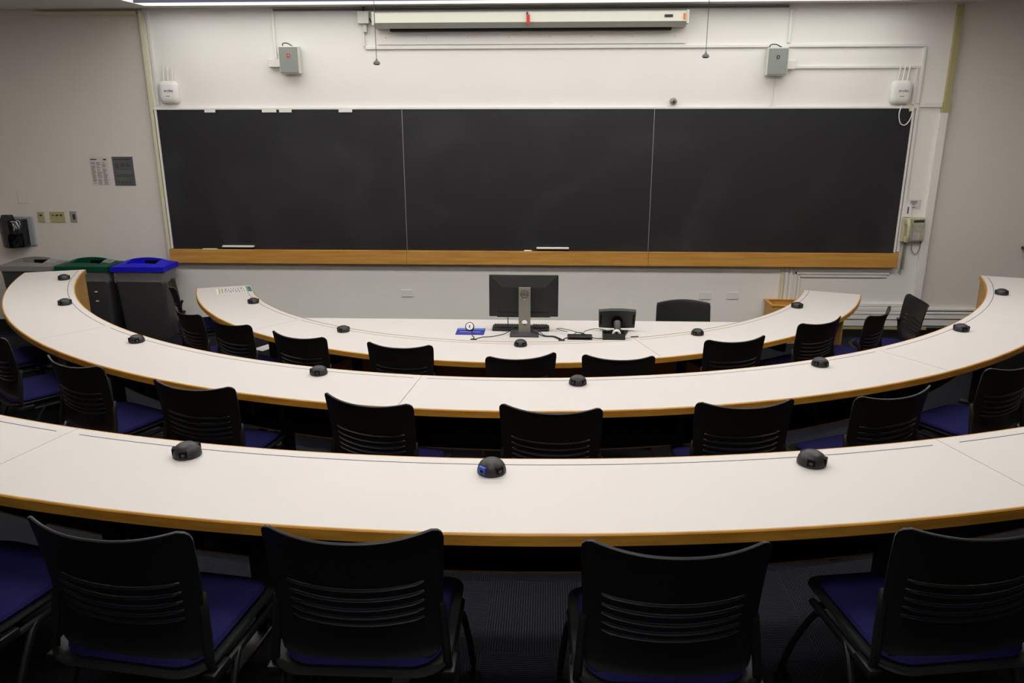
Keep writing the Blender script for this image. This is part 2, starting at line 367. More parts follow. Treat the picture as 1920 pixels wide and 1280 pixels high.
# oak end panel of the small desk on the right
obj('end_panel', box(B(), -0.02, 0.02, -3.415, -3.10, 0.0, 0.643, 0.002, mtx=Matrix.Rotation(math.radians(54.6), 4, 'Z')), M_oak2, d1)
d2 = curved_desk(1, 'middle curved white desk with oak edge, ends at both sides of the photo', [-71.2, -40.0, -6.2, 31.7, 71.5], [(-70.6, -40.5), (-39.3, -6.7), (-5.7, 31.1), (32.4, 70.9)], 0.24, [-60, -47, -37.2, -26.3, -16.8, -6.6, 2.8, 12.7, 20.9, 31, 50, 62])
d3 = curved_desk(2, 'nearest and largest curved white desk with oak edge, cut off by both photo edges', [-50, -15.2, 16.3, 50], [(-49, -15.75), (-14.7, 15.8), (16.9, 49)], 0.23, [-36, -26, -13.2, -7.5, -2.2, 4.7, 14.0, 26, 36])
# straight teacher desk filling the front arc
t = thing('straight_desk', 'straight white desk top filling the small curved desk, carries the monitor', 'desk', (0, 0, 0))
bm = B(); poly = []
for i in range(41):
    a = math.radians(-38.9+77.8*i/40); poly.append((DC[0][0]+(RI[0]-0.004)*math.sin(a), DC[0][1]-(RI[0]-0.004)*math.cos(a)))
prism(bm, poly, DZ[0]-0.034, DZ[0]-0.0005); obj('desktop', bm, M_lam, t)
for x in (-1.3, 0.0, 1.3): obj('leg', box(B(), x-0.025, x+0.025, -2.16, -2.02, 0, DZ[0]-0.034, 0.004), M_frame, t)
obj('modesty_panel', box(B(), -1.6, 1.6, -2.20, -2.185, 0.2, DZ[0]-0.034), M_oak2, t)

# ------------------------------------------------------------------ microphone / port domes
def make_dome(blue=False):
    t = thing('table_port_dome', '', 'socket dome')
    bm = B(); prof = [(0.0475, 0), (0.050, 0.003), (0.0495, 0.012), (0.046, 0.025), (0.039, 0.036), (0.028, 0.044), (0.015, 0.0475), (0.004, 0.0485)]
    lathe(bm, prof, 28); obj('shell', bm, M_dome, t, smooth='all')
    for k, a in enumerate((-40, 40, 180)):
        mt = Matrix.Rotation(math.radians(a), 4, 'Z')
        bm = B(); box(bm, -0.0135, 0.0135, -0.0495, -0.034, 0.009, 0.033, 0.001, mtx=mt)
        isb = blue and k == 0
        p = obj('port', bm, M_bport if isb else M_port, t)
        if isb: p['label'] = 'blue socket'
        bm = B(); box(bm, -0.006, 0.006, -0.0503, -0.049, 0.014, 0.024, mtx=mt); obj('socket_opening', bm, M_port if isb else M_seam, p)
    return t
dome_a = make_dome(); dome_b = make_dome(True)
DOMES = [
 (2, -9.83, -22, 0, 'black dome on the nearest desk, left one of three, turned sideways'),
 (2, 0.48, 0, 1, 'black dome with a bright blue socket in the middle of the nearest desk'),
 (2, 10.91, 8, 0, 'black dome on the nearest desk, right one of three'),
 (1, -65.45, 5, 0, 'black dome at the far left end of the middle desk, in front of the bins'),
 (1, -51.72, 0, 1, 'black dome with a blue socket near the left end of the middle desk'),
 (1, -33.05, 25, 0, 'black dome on the middle desk just right of its left seam'),
 (1, -13.82, -20, 0, 'black dome on the middle desk, left of centre, nearest to the second front row chair'),
 (1, 5.24, 0, 0, 'black dome on the middle desk near the centre of the photo'),
 (1, 24.4, -30, 0, 'black dome on the middle desk, left of its right seam'),
 (1, 43.08, -5, 0, 'black dome on the middle desk, right of its right seam'),
 (1, 61.28, 5, 0, 'black dome at the far right end of the middle desk'),
 (0, -54.25, 5, 0, 'small looking black dome on the innermost desk beside the printed strip'),
 (0, -27.33, -30, 0, 'black dome on the innermost desk, left of the blue mouse pad'),
 (0, 0.78, 0, 0, 'black dome on the innermost desk right in front of the monitor stand'),
 (0, 28.03, -25, 0, 'black dome on the innermost desk in front of the dark teacher chair'),
 (0, 54.65, 0, 0, 'black dome near the right end of the innermost desk'),
]
RD = [3.011, 4.487, 6.157]; used = {0: False, 1: False}
GR = ['port domes on the innermost desk', 'port domes on the middle desk', 'port domes on the nearest desk']
for k, a, tw, bl, lab in DOMES:
    ar = math.radians(a); p = (DC[k][0]+RD[k]*math.sin(ar), DC[k][1]-RD[k]*math.cos(ar), DZ[k]+0.0003)
    src = dome_b if bl else dome_a; rz = ar+math.radians(tw)
    if not used[bl]: used[bl] = True; src.location = p; src.rotation_euler = (0, 0, rz); src['label'] = lab; src['group'] = GR[k]
    else: dup(src, p, rz, lab, GR[k])

# ------------------------------------------------------------------ chairs
def make_chair():
    t = thing('classroom_chair', '', 'chair')
    # seat pan: black shell with upturned rim; front = +y
    def seat_outline(w, d, yc, r): return rrect(w, d, r, 6, 0, yc)
    def dished(outline_fn, levels, smooth=True):
        bm = B(); rings = []
        for w, d, z, r in levels: rings.append([bm.verts.new((x, y, z + 0.012*((x/0.24)**2) - 0.016*max(0, (y-0.10)/0.13)**2)) for x, y in outline_fn(w, d, -0.015, r)])
        n = len(rings[0])
        for i in range(len(rings)-1):
            for k in range(n): bm.faces.new((rings[i][k], rings[i][(k+1)%n], rings[i+1][(k+1)%n], rings[i+1][k]))
        bm.faces.new(rings[0][::-1]); bm.faces.new(rings[-1]); return bm
    obj('seat_shell', dished(seat_outline, [(0.40, 0.38, 0.385, .08), (0.46, 0.45, 0.40, .09), (0.492, 0.495, 0.417, .09), (0.488, 0.491, 0.424, .09), (0.45, 0.45, 0.416, .08)]), M_rib, t, smooth=True)
    obj('seat_cushion', dished(seat_outline, [(0.42, 0.42, 0.416, .08), (0.435, 0.435, 0.430, .08), (0.42, 0.42, 0.441, .08), (0.36, 0.36, 0.448, .08), (0.25, 0.25, 0.450, .08)]), M_blue, t, smooth=True)
    # backrest shell
    TOP, BOT = 0.840, 0.445
    def back_pt(x, z, ridge=0.0):
        v = (z-BOT)/(TOP-BOT); u = x/0.238
        y = -0.212 + 0.004*v - 0.068*v*v + 0.060*abs(u)**2.2*(0.5+0.5*v) - ridge
        if v > 0.93: y -= 0.004*((v-0.93)/0.07)
        if v < 0.06: y -= 0.010*(1-v/0.06)
        return y
    SL = [0.693, 0.665, 0.637, 0.609, 0.581]
    zrows = [BOT, BOT+0.012, BOT+0.03]
    for s in reversed(SL): zrows += [s-0.016, s-0.0085, s-0.001, s+0.0035]
    zrows += [0.705, 0.72, 0.74, 0.765, 0.79, 0.81, 0.825, 0.835, TOP]
    xs = [-1, -0.985, -0.95, -0.89, -0.83, -0.805] + [-0.79+1.58*i/16 for i in range(17)] + [0.805, 0.83, 0.89, 0.95, 0.985, 1]
    bm = B(); G = []
    def ridge_at(z, x):
        if abs(x) > 0.795: return 0.0
        f = min(1, (0.795-abs(x))/0.09)
        for s in SL:
            if abs(z-(s-0.001)) < 1e-5: return 0.0075*f
            if abs(z-(s-0.0085)) < 1e-5: return 0.004*f
        return 0.0
    for z in zrows:
        v = (z-BOT)/(TOP-BOT)
        hw = 0.218 + 0.020*v
        cr = 0.028                                   # rounded corners
        dz = TOP-z
        if dz < cr: hw -= cr-math.sqrt(max(0, cr*cr-(cr-dz)**2))
        dz = z-BOT
        if dz < 0.03: hw -= 0.03-math.sqrt(max(0, 0.03**2-(0.03-dz)**2))
        row = []
        for u in xs:
            x = u*hw; uu = abs(u)
            zz = z + (0.012*uu**2.5 - 0.008*(1-uu**2))*max(0, (v-0.6)/0.4) - 0.030*(1-uu*uu)*math.exp(-((z-0.625)/0.10)**2) - 0.010*(1-uu*uu)*(1-min(1, v/0.3))
            row.append(bm.verts.new((x, back_pt(x, z, ridge_at(z, u)), zz)))
        G.append(row)
    for i in range(len(zrows)-1):
        hole = any(abs(zrows[i]-(s-0.001)) < 1e-5 for s in SL)
        for j in range(len(xs)-1):
            if hole and xs[j] > -0.792 and xs[j+1] < 0.792: continue
            bm.faces.new((G[i][j], G[i][j+1], G[i+1][j+1], G[i+1][j]))
    o = obj('backrest', bm, M_blackp, t, smooth='all')
    so = o.modifiers.new('solid', 'SOLIDIFY'); so.thickness = 0.009; so.offset = 0
    bv = o.modifiers.new('bev', 'BEVEL'); bv.width = 0.0028; bv.segments = 2; bv.limit_method = 'ANGLE'; bv.angle_limit = math.radians(60)
    for s in (-1, 1):
        bm = B()
        pts = smoothpts([(s*0.212, -0.165, 0.63), (s*0.222, -0.180, 0.60), (s*0.230, -0.192, 0.52), (s*0.238, -0.205, 0.43), (s*0.238, -0.17, 0.385)], 4)
        tube(bm, pts, 0.013, 8); bmesh.ops.scale(bm, vec=(1, 1.0, 1), verts=bm.verts)
        box(bm, s*0.238-0.02, s*0.238+0.02, -0.225, -0.14, 0.385, 0.415, 0.005)
        obj('back_post', bm, M_frame, t, smooth=True)
    bm = B(); tube(bm, [(-0.238, -0.16, 0.38), (0.238, -0.16, 0.38)], 0.011, 8); tube(bm, [(-0.238, 0.12, 0.38), (0.238, 0.12, 0.38)], 0.011, 8)
    for s in (-1, 1): tube(bm, [(s*0.238, -0.19, 0.385), (s*0.238, 0.14, 0.385)], 0.012, 8)
    obj('seat_frame', bm, M_frame, t, smooth=True)
    for s in (-1, 1):
        for q in (-1, 1):
            bm = B(); x1, y1 = s*0.262, q*0.235
            tube(bm, smoothpts([(s*0.238, q*0.06, 0.385), (s*0.246, q*0.10, 0.365), (s*0.256, q*0.19, 0.20), (x1, y1, 0.075)], 4), 0.011, 8)
            lg = obj('leg', bm, M_frame, t, smooth=True)
            bm = B()
            for w in (-0.016, 0.016): lathe(bm, [(0.020, -0.008), (0.0265, -0.006), (0.0265, 0.006), (0.020, 0.008)], 18, x1+w, y1-0.015*q, 0.027, axis='X')
            box(bm, x1-0.007, x1+0.007, y1-0.018, y1+0.018, 0.027, 0.075, 0.004)
            obj('caster', bm, M_port, lg, smooth=True)
    return t
chair0 = make_chair(); chair_used = [False]
LB = (0.0, -0.222)       # local point of the mid of the two top corners
def put_chair(k, pol, roff, rot, label):
    a = math.radians(pol); r = RI[k]+DW[k]+roff; rr = math.radians(rot)
    tx, ty = DC[k][0]+r*math.sin(a), DC[k][1]-r*math.cos(a)
    x = tx-(-LB[1]*-math.sin(rr)*-1); x = tx - (LB[0]*math.cos(rr)-LB[1]*math.sin(rr)); y = ty-(LB[0]*math.sin(rr)+LB[1]*math.cos(rr))
    g = ['chairs along the innermost desk', 'chairs along the middle desk', 'chairs along the nearest desk'][k]
    if not chair_used[0]: chair_used[0] = True; chair0.location = (x, y, F[k]+0.0005); chair0.rotation_euler = (0,0,rr); chair0['label'] = label; chair0['group'] = g
    else: dup(chair0, (x, y, F[k]+0.0005), rr, label, g)
CH = [
 (2, -13.2, 0.32, -15, 'black chair at the nearest desk cut off by the left photo edge, mostly seat'),
 (2, -7.5, 0.33, -8, 'black slatted chair at the nearest desk, at the bottom left of the photo'),
 (2, -2.2, 0.266, 0.1, 'black slatted chair at the nearest desk, just left of the bottom centre'),
 (2, 4.7, 0.315, 1.5, 'black slatted chair at the nearest desk, just right of the bottom centre'),
 (2, 11.5, 0.31, 9, 'black slatted chair at the bottom right corner of the photo'),
 (1, -46.5, 0.24, -43, 'black chair at the middle desk, nearly hidden behind the left photo edge'),
 (1, -37.2, 0.29, -38, 'black chair at the middle desk by the left photo edge, its blue seat showing'),
 (1, -26.3, 0.31, -26, 'black chair at the middle desk, second from the left photo edge'),
 (1, -16.8, 0.325, -13.6, 'black chair at the middle desk behind the leftmost dome of the nearest desk'),
 (1, -6.6, 0.317, -18, 'black chair at the middle desk, left of the blue socket dome'),
 (1, 2.8, 0.352, -4.8, 'black chair at the middle desk, at the centre of the photo'),
 (1, 12.7, 0.37, 8.1, 'black chair at the middle desk, just left of the right dome of the nearest desk'),
 (1, 20.9, 0.43, 24, 'black chair at the middle desk, right of the right dome of the nearest desk'),
 (1, 31.0, 0.36, 31, 'black chair at the middle desk, near the right photo edge with its blue seat showing'),
 (1, 40.6, 0.33, 41, 'black chair at the middle desk cut off by the right photo edge'),
 (0, -61.9, 0.18, -63, 'black chair at the innermost desk seen edge on beside the blue lidded bin'),
 (0, -44.3, 0.32, -42, 'black chair at the innermost desk, next to the edge-on one'),
 (0, -35.7, 0.26, -31, 'black chair at the innermost desk, third from the bins'),
 (0, -24.6, 0.236, -21.3, 'black chair at the innermost desk, fourth from the bins'),
 (0, -12.2, 0.193, -8.6, 'black chair at the innermost desk below the blue mouse pad'),
 (0, 1.1, 0.328, 13.8, 'black chair at the innermost desk in front of the monitor'),
 (0, 10.6, 0.386, -1.9, 'black chair at the innermost desk in front of the small tablet display'),
 (0, 25.1, 0.224, 17.7, 'black chair at the innermost desk in front of the teacher chair'),
 (0, 39.4, 0.19, 33, 'black chair at the innermost desk covering its oak end panel'),
 (0, 48.6, 0.36, 49, 'black chair just beyond the right end of the innermost desk, second from last'),
 (0, 57.4, 0.50, 86, 'black chair standing turned sideways against the pale wall trim, last on the right'),
]
for c in CH: put_chair(*c)

# teacher chair (convex one-piece back)
t = thing('teacher_chair', 'charcoal chair with a plain rounded back behind the straight desk', 'chair', (1.445, -1.62, 0), PI)
bm = B(); G = []
for i in range(9):
    row = []
    v = i/8; z = 0.44+0.265*v
    for j in range(13):
        u = -1+2*j/12; hw = 0.248-0.006*v
        if v > 0.9: hw -= 0.004
        row.append(bm.verts.new((u*hw, -0.20-0.035*v+0.05*u*u, z+0.022*(1-u*u)*v)))
    G.append(row)
for i in range(8):
    for j in range(12): bm.faces.new((G[i][j], G[i][j+1], G[i+1][j+1], G[i+1][j]))
o = obj('backrest', bm, M_mon, t, smooth='all'); so = o.modifiers.new('solid', 'SOLIDIFY'); so.thickness = 0.02
bv = o.modifiers.new('bev', 'BEVEL'); bv.width = 0.006; bv.segments = 2; bv.limit_method = 'ANGLE'; bv.angle_limit = math.radians(60)
obj('seat', prism(B(), rrect(0.47, 0.44, 0.08), 0.40, 0.45, bev=0.015), M_mon, t, smooth=True)
for s in (-1, 1):
    for q in (-1, 1): obj('leg', tube(B(), [(s*0.2, q*0.17, 0.41), (s*0.22, q*0.2, 0.0)], 0.012), M_frame, t, smooth=True)

# ------------------------------------------------------------------ chalkboard
t = thing('chalkboard', 'long three panel black chalkboard with an oak tray across the front wall', 'chalkboard', (0, 0, 0))
X0, X1, Z0, Z1 = -3.855, 3.84, 0.925, 2.372
sx = [X0, -1.288, 1.285, X1]
for i in range(3): obj('slate_panel', box(B(), sx[i]+0.003, sx[i+1]-0.003, -0.028, -0.002, Z0, Z1, 0.001), M_slate, t)
for x in sx[1:3]: obj('joint_strip', box(B(), x-0.0028, x+0.0028, -0.030, -0.002, Z0, Z1), M_metal, t)
obj('frame_top', box(B(), X0-0.03, X1+0.03, -0.034, 0, Z1, Z1+0.022, 0.003), M_white, t)
obj('frame_side', box(B(), X0-0.022, X0, -0.034, 0, Z0-0.0, Z1, 0.003), M_white, t)
obj('frame_side', box(B(), X1, X1+0.018, -0.034, 0, Z0-0.0, Z1, 0.003), M_white, t)
for i, (a, b) in enumerate(((X0-0.02, -1.2885), (-1.2865, 1.2845), (1.2865, X1+0.018))):
    obj('tray_apron', box(B(), a, b, -0.092, -0.070, 0.775, 0.925, 0.003), M_tray, t)
obj('tray_ledge', box(B(), X0-0.018, X1+0.016, -0.070, -0.002, 0.895, 0.915), M_tray, t)
obj('tray_end', box(B(), X1+0.0163, X1+0.032, -0.092, -0.002, 0.775, 0.925), M_tray, t)
for i, (xa, xb) in enumerate(((-3.343, -3.23), (-2.74, -2.59), (-2.56, -2.43), (-1.94, -1.80))):
    tag(obj('tape_label', box(B(), xa, xb, -0.0375, -0.0345, 2.345, 2.373), M_white), ['leftmost white tape strip on the top edge of the chalkboard', 'second white tape strip from the left on the chalkboard top', 'third white tape strip, right beside the second on the chalkboard top', 'fourth white tape strip, nearest the first chalkboard joint'][i], 'tape', 'white tape strips on the chalkboard top')
# erasers, chalk
er = thing('chalkboard_eraser', 'white topped eraser on the left part of the chalk tray', 'eraser', (-3.125, -0.045, 0.916), 0, 'erasers on the chalk tray')
obj('felt', box(B(), -0.17, 0.17, -0.022, 0.016, 0, 0.03, 0.003), M_port, er); obj('back_cap', box(B(), -0.172, 0.172, -0.024, 0.017, 0.03, 0.046, 0.003), M_white, er)
dup(er, (0.274, -0.045, 0.916), 0, 'white topped eraser on the middle part of the chalk tray above the monitor')
tag(obj('chalk_stick', tube(B(), [(-0.03, -0.055, 0.925), (0.05, -0.055, 0.925)], 0.008), M_white), 'short piece of white chalk left of the middle eraser', 'chalk', 'chalk on the tray')
tag(obj('chalk_stick', tube(B(), [(-3.52, -0.055, 0.924), (-3.36, -0.055, 0.924)], 0.006), M_white), 'white chalk left of the left eraser', 'chalk', 'chalk on the tray')

# ------------------------------------------------------------------ raceways and ducts on the wall
def duct(name, segs, m_, label, d=0.022, w=0.032, group='wall cable ducts'):
    t_ = thing(name, label, 'cable duct', (0, 0, 0), 0, group)
    for s in segs:
        (xa, za), (xb, zb) = s[:2]; ww = s[2] if len(s) > 2 else w; mm = s[3] if len(s) > 3 else m_
        if abs(xa-xb) >= abs(za-zb): bm = box(B(), min(xa, xb)-ww/2, max(xa, xb)+ww/2, -d, -0.0005, (za+zb)/2-ww/2, (za+zb)/2+ww/2, 0.003)
        else: bm = box(B(), (xa+xb)/2-ww/2, (xa+xb)/2+ww/2, -d, -0.0005, min(za, zb), max(za, zb), 0.003)
        obj('duct_section', bm, mm, t_)
    return t_
duct('cable_duct', [((-3.905, 3.33), (-3.905, 0.80), 0.035), ((-5.0, 3.31), (-3.96, 3.31), 0.03)], M_cream, 'cream duct running down beside the left end of the chalkboard', d=0.03)
duct('cable_duct', [((-3.835, 3.33), (-3.835, 2.42), 0.03)], M_wduct, 'white duct above the left end of the chalkboard, next to the cream one', d=0.02)
duct('cable_duct', [((-2.557, 3.33), (-2.557, 2.87), 0.028)], M_wduct, 'thin white duct dropping from the ceiling to the left speaker box', d=0.02)
duct('cable_duct', [((-2.54, 3.325), (2.53, 3.325), 0.018)], M_cableg, 'thin dark conduit along the top of the wall behind the projection screen case', d=0.02)
duct('cable_duct', [((2.565, 3.30), (2.565, 2.99), 0.03)], M_wduct, 'white duct dropping from the ceiling at the right speaker', d=0.02)
duct('cable_duct', [((-1.62, 2.965), (3.87, 2.965), 0.026), ((3.885, 2.95), (3.885, 2.42), 0.028), ((-1.645, 3.17), (-1.645, 2.98), 0.018)], M_wduct, 'long white duct under the screen backing board that turns down at the far right', d=0.022)
duct('cable_duct', [((2.64, 2.765), (3.84, 2.765), 0.024), ((3.835, 2.753), (3.835, 2.41), 0.024)], M_wduct, 'white duct from the right speaker to the right wireless box', d=0.02)
duct('cable_duct', [((2.455, 2.70), (2.44, 2.40), 0.022)], M_wduct, 'thin white duct from under the right speaker to the chalkboard', d=0.012)
duct('cable_duct', [((3.888, 2.38), (3.888, 0.93), 0.03), ((3.93, 2.405), (4.14, 2.405), 0.045)], M_wduct, 'white duct running down the right side of the chalkboard', d=0.024)
duct('cable_duct', [((4.165, 3.33), (4.165, 2.43), 0.06, M_yellow), ((4.165, 2.43), (4.165, 2.33), 0.09, M_yellow), ((4.150, 2.33), (4.150, 0.38), 0.08)], M_wduct, 'wide duct in the right corner, yellowed at the top and white below', d=0.035)
duct('cable_duct', [((2.72, 0.765), (2.72, 0.0), 0.034, M_cream), ((2.765, 0.765), (2.765, 0.0), 0.03), ((2.81, 0.765), (2.81, 0.0), 0.026), ((2.86, 0.765), (2.86, 0.0), 0.024), ((2.90, 0.665), (2.90, 0.0), 0.026),
   ((2.86, 0.70), (3.82, 0.70), 0.03), ((2.93, 0.665), (3.80, 0.665), 0.022)], M_wduct, 'bundle of pale ducts under the right part of the oak tray', d=0.02)
tag(obj('clip_block', box(B(), 3.80, 3.845, -0.045, -0.035, 2.345, 2.405, 0.002), M_cream), 'small cream connector block at the top right corner of the chalkboard', 'connector')
# junction boxes beside the speakers
tag(obj('junction_box', box(B(), -2.625, -2.50, -0.06, 0, 2.785, 2.862, 0.005), M_white), 'white junction box left of the left speaker', 'junction box', 'white junction boxes')
tag(obj('junction_box', box(B(), 2.55, 2.64, -0.05, 0, 2.745, 2.83, 0.005), M_white), 'white junction box right of the right speaker', 'junction box', 'white junction boxes')
bm = B(); box(bm, -1.69, -1.575, -0.07, 0, 3.19, 3.305, 0.006)
e = thing('electrical_box', 'square grey electrical box at the left end of the projection screen case', 'electrical box'); obj('body', bm, M_spkw, e)
obj('adapter', box(B(), -1.645, -1.605, -0.04, 0, 3.11, 3.19, 0.006), M_casing, e)
obj('cable', tube(B(), smoothpts([(-1.575, -0.04, 3.24), (-1.55, -0.06, 3.20), (-1.53, -0.07, 3.19)], 4), 0.006), M_cable, e)
obj('cable', tube(B(), smoothpts([(-1.63, -0.04, 3.30), (-1.63, -0.045, 3.33), (-1.63, -0.02, 3.345)], 4), 0.008), M_cable, e)

# ------------------------------------------------------------------ projection screen case + backing board
t = thing('projection_screen', 'long white rolled up projection screen case hanging above the chalkboard', 'projection screen')
bm = B(); prof = [(-0.02, 3.285), (-0.13, 3.285), (-0.16, 3.27), (-0.165, 3.185), (-0.02, 3.185)]
def xprism(bm, prof, xa, xb, mi=0):
    A = [bm.verts.new((xa, y, z)) for y, z in prof]; C = [bm.verts.new((xb, y, z)) for y, z in prof]; n = len(prof)
    for i in range(n): bm.faces.new((A[i], A[(i+1)%n], C[(i+1)%n], C[i])).material_index = mi
    bm.faces.new(A); bm.faces.new(C[::-1]); return bm
xprism(bm, prof, -1.50, 1.53); obj('case_body', bm, M_casing, t)
obj('case_underside', xprism(B(), [(-0.02, 3.185), (-0.165, 3.185), (-0.125, 3.135), (-0.02, 3.135)], -1.50, 1.53), M_casing2, t)
obj('screen_slot', box(B(), -1.36, 1.40, -0.11, -0.04, 3.112, 3.135), M_port, t)
obj('bracket', box(B(), -1.53, -1.503, -0.15, -0.001, 3.165, 3.29, 0.004), M_casing, t); obj('bracket', box(B(), 1.532, 1.56, -0.15, -0.001, 3.165, 3.29, 0.004), M_casing, t)
obj('pull_tab', box(B(), -0.008, 0.022, -0.185, -0.166, 3.165, 3.25, 0.003), M_red, t)['label'] = 'red tag'
obj('hook', box(B(), -0.01, 0.006, -0.18, -0.16, 3.25, 3.275, 0.002), M_ink, t)
obj('rating_plate', box(B(), 1.32, 1.40, -0.1675, -0.164, 3.22, 3.245), M_ink, t)['label'] = 'small dark rating plate'
obj('warning_tag', box(B(), 1.50, 1.522, -0.17, -0.165, 3.20, 3.255), M_orange, t)['label'] = 'orange tag'
t = thing('backing_board', 'flat white backing board with screws under the projection screen case', 'board')
obj('panel', box(B(), -1.51, 1.56, -0.016, -0.001, 2.995, 3.16, 0.002), M_wall, t)
bm = B()
for i in range(8): lathe(bm, [(0.006, -0.019), (0.005, -0.015)], 8, -1.42+0.41*i, 0, 3.06, axis='Y')
obj('screw', bm, M_metal, t)

# ------------------------------------------------------------------ wall speakers
def speaker(x, z, lab, flip):
    t_ = thing('wall_speaker', lab, 'speaker', (x, 0, z), 0, 'wall speakers')
    b = obj('cabinet', box(B(), -0.10, 0.10, -0.125, -0.02, -0.13, 0.13, 0.008), M_spkw, t_)
    obj('grille', box(B(), -0.092, 0.092, -0.134, -0.1252, -0.122, 0.122, 0.004), M_spk, t_)
    lg = obj('badge', box(B(), -0.015, 0.015, -0.137, -0.1342, 0.025, 0.055), M_red if flip < 0 else M_ink, t_)
    obj('badge_mark', box(B(), -0.007, 0.007, -0.138, -0.137, 0.037, 0.042), M_inkw, lg)
    obj('bracket', box(B(), -0.03, 0.03, -0.02, 0.0, -0.08, 0.08), M_greyp, t_)
    obj('cable', tube(B(), smoothpts([(-0.07*1, -0.02, 0.10), (-0.07, -0.05, 0.155), (-0.02, -0.07, 0.16), (0.02, -0.08, 0.14), (0.04, -0.08, 0.128)], 5), 0.005), M_cable, t_)
    return t_
speaker(-2.395, 2.85, 'grey wall speaker with a tiny red badge above the left part of the chalkboard', -1).rotation_euler = (0, 0, math.radians(3))
speaker(2.455, 2.815, 'grey wall speaker with a tiny black badge above the right part of the chalkboard', 1).rotation_euler = (0, 0, math.radians(-5))

# ------------------------------------------------------------------ wireless access points
def access_point(x, z, lab, tilt):
    t_ = thing('wireless_access_point', lab, 'wireless box', (x, 0, z), 0, 'wireless boxes with antennas')
    bm = B(); rings = []
    for dy, s in ((0.0, 0.90), (-0.02, 1.0), (-0.045, 0.97), (-0.062, 0.82), (-0.068, 0.55)):
        rings.append([bm.verts.new((px*s, dy, pz*s)) for px, pz in rrect(0.205, 0.225, 0.05, 5)])
    n = len(rings[0])
    for i in range(len(rings)-1):
        for k in range(n): bm.faces.new((rings[i][k], rings[i][(k+1)%n], rings[i+1][(k+1)%n], rings[i+1][k]))
    bm.faces.new(rings[0]); bm.faces.new(rings[-1][::-1]); obj('housing', bm, M_white, t_, smooth=True)
    for ax in (-0.045, 0.0, 0.045):
        bm = B(); tube(bm, [(ax, -0.03, 0.10), (ax+0.004, -0.032, 0.135), (ax+0.012, -0.034, 0.25)], 0.008, 8, taper=[0.010, 0.0085, 0.007]); obj('antenna', bm, M_white, t_, smooth=True)
    obj('brand_lettering', text_bm('aruba', 0.042, Matrix.Translation((0.01, -0.069, 0.015)) @ WALLROT), M_ink, t_)
    bm = B()
    for k in range(3): box(bm, -0.018+0.014*k, -0.009+0.014*k, -0.0695, -0.067, -0.042, -0.034)
    obj('status_lights', bm, M_seam, t_)
    return t_
access_point(-3.695, 2.545, 'white wireless box with three antennas above the left end of the chalkboard', 0)
a = access_point(3.70, 2.525, 'white wireless box with three antennas above the right end, a cable looping below', 0)
obj('cable', tube(B(), smoothpts([(0.03, -0.03, -0.11), (0.0, -0.055, -0.2), (0.02, -0.06, -0.29), (0.07, -0.06, -0.31), (0.115, -0.06, -0.25), (0.135, -0.05, -0.14)], 6), 0.005), M_white, a)
s_ = thing('motion_sensor', 'small grey wall sensor just above the chalkboard, right of centre', 'sensor', (1.47, 0, 2.445))
obj('body', lathe(B(), [(0.012, -0.055), (0.03, -0.045), (0.036, -0.02), (0.036, 0)], 16, axis='Y'), M_sensor, s_, smooth=True)
obj('lens', lathe(B(), [(0.008, -0.063), (0.014, -0.054)], 12, 0, 0, -0.004, axis='Y'), M_ink, s_)
# hanging microphones
def mic(x, y, z, lab):
    t_ = thing('hanging_microphone', lab, 'microphone', (x, y, z), 0, 'microphones hanging from the ceiling')
    obj('cord', tube(B(), [(0, 0, 0.03), (0, 0, 1.675-z-0.0005+CEIL-1.675)], 0.0028, 6), M_cableg, t_)
    obj('capsule', lathe(B(), [(0.022, -0.014), (0.030, -0.010), (0.031, 0.0), (0.024, 0.012), (0.010, 0.02), (0.006, 0.035)], 16), M_greyp, t_, smooth=True)
    obj('grille', lathe(B(), [(0.020, -0.017), (0.024, -0.0135)], 16), M_ink, t_)
mic(-1.28, -1.2, 2.762, 'small dome microphone on a thin cord in front of the projection screen, left one')
mic(1.545, -1.2, 2.806, 'small dome microphone on a thin cord right of the projection screen')

# ------------------------------------------------------------------ telephone, notices, plates
t = thing('wall_telephone', 'beige wall telephone with a coiled cord right of the chalkboard', 'telephone', (4.0, 0, 1.17))
t.rotation_euler = (0, math.radians(-2), 0)
obj('base', box(B(), -0.115, 0.108, -0.07, -0.0005, -0.122, 0.122, 0.008), M_phone, t)
obj('keypad', box(B(), -0.02, 0.100, -0.075, -0.0702, -0.11, 0.06, 0.002), M_phoneg, t)
bm = B()
for r in range(4):
    for c in range(3): box(bm, -0.01+0.024*c, 0.008+0.024*c, -0.079, -0.075, -0.105+0.02*r, -0.092+0.02*r)
obj('keys', bm, M_paper, t)
obj('display', box(B(), -0.01, 0.095, -0.076, -0.0702, 0.075, 0.10, 0.002), M_ink, t)
bm = B(); pts = smoothpts([(-0.075, -0.09, 0.11), (-0.075, -0.115, 0.06), (-0.075, -0.118, 0.0), (-0.075, -0.115, -0.06), (-0.075, -0.09, -0.115)], 4)
tube(bm, pts, 0.022, 10); box(bm, -0.10, -0.05, -0.11, -0.072, 0.06, 0.12, 0.01); box(bm, -0.10, -0.05, -0.11, -0.072, -0.125, -0.065, 0.01)
obj('handset', bm, M_phone, t, smooth=True)
pts = []
for i in range(170):
    u = i/169; z = -0.12-0.30*u; x = -0.055-0.012*u; ph = i*0.8
    pts.append((x+0.015*math.cos(ph), -0.03+0.015*math.sin(ph), z))
pts += [(-0.085, -0.03, -0.43), (-0.10, -0.03, -0.46), (-0.08, -0.03, -0.48), (-0.07, -0.03, -0.44)]
obj('coiled_cord', tube(B(), pts, 0.0042, 5), M_cordp, t)
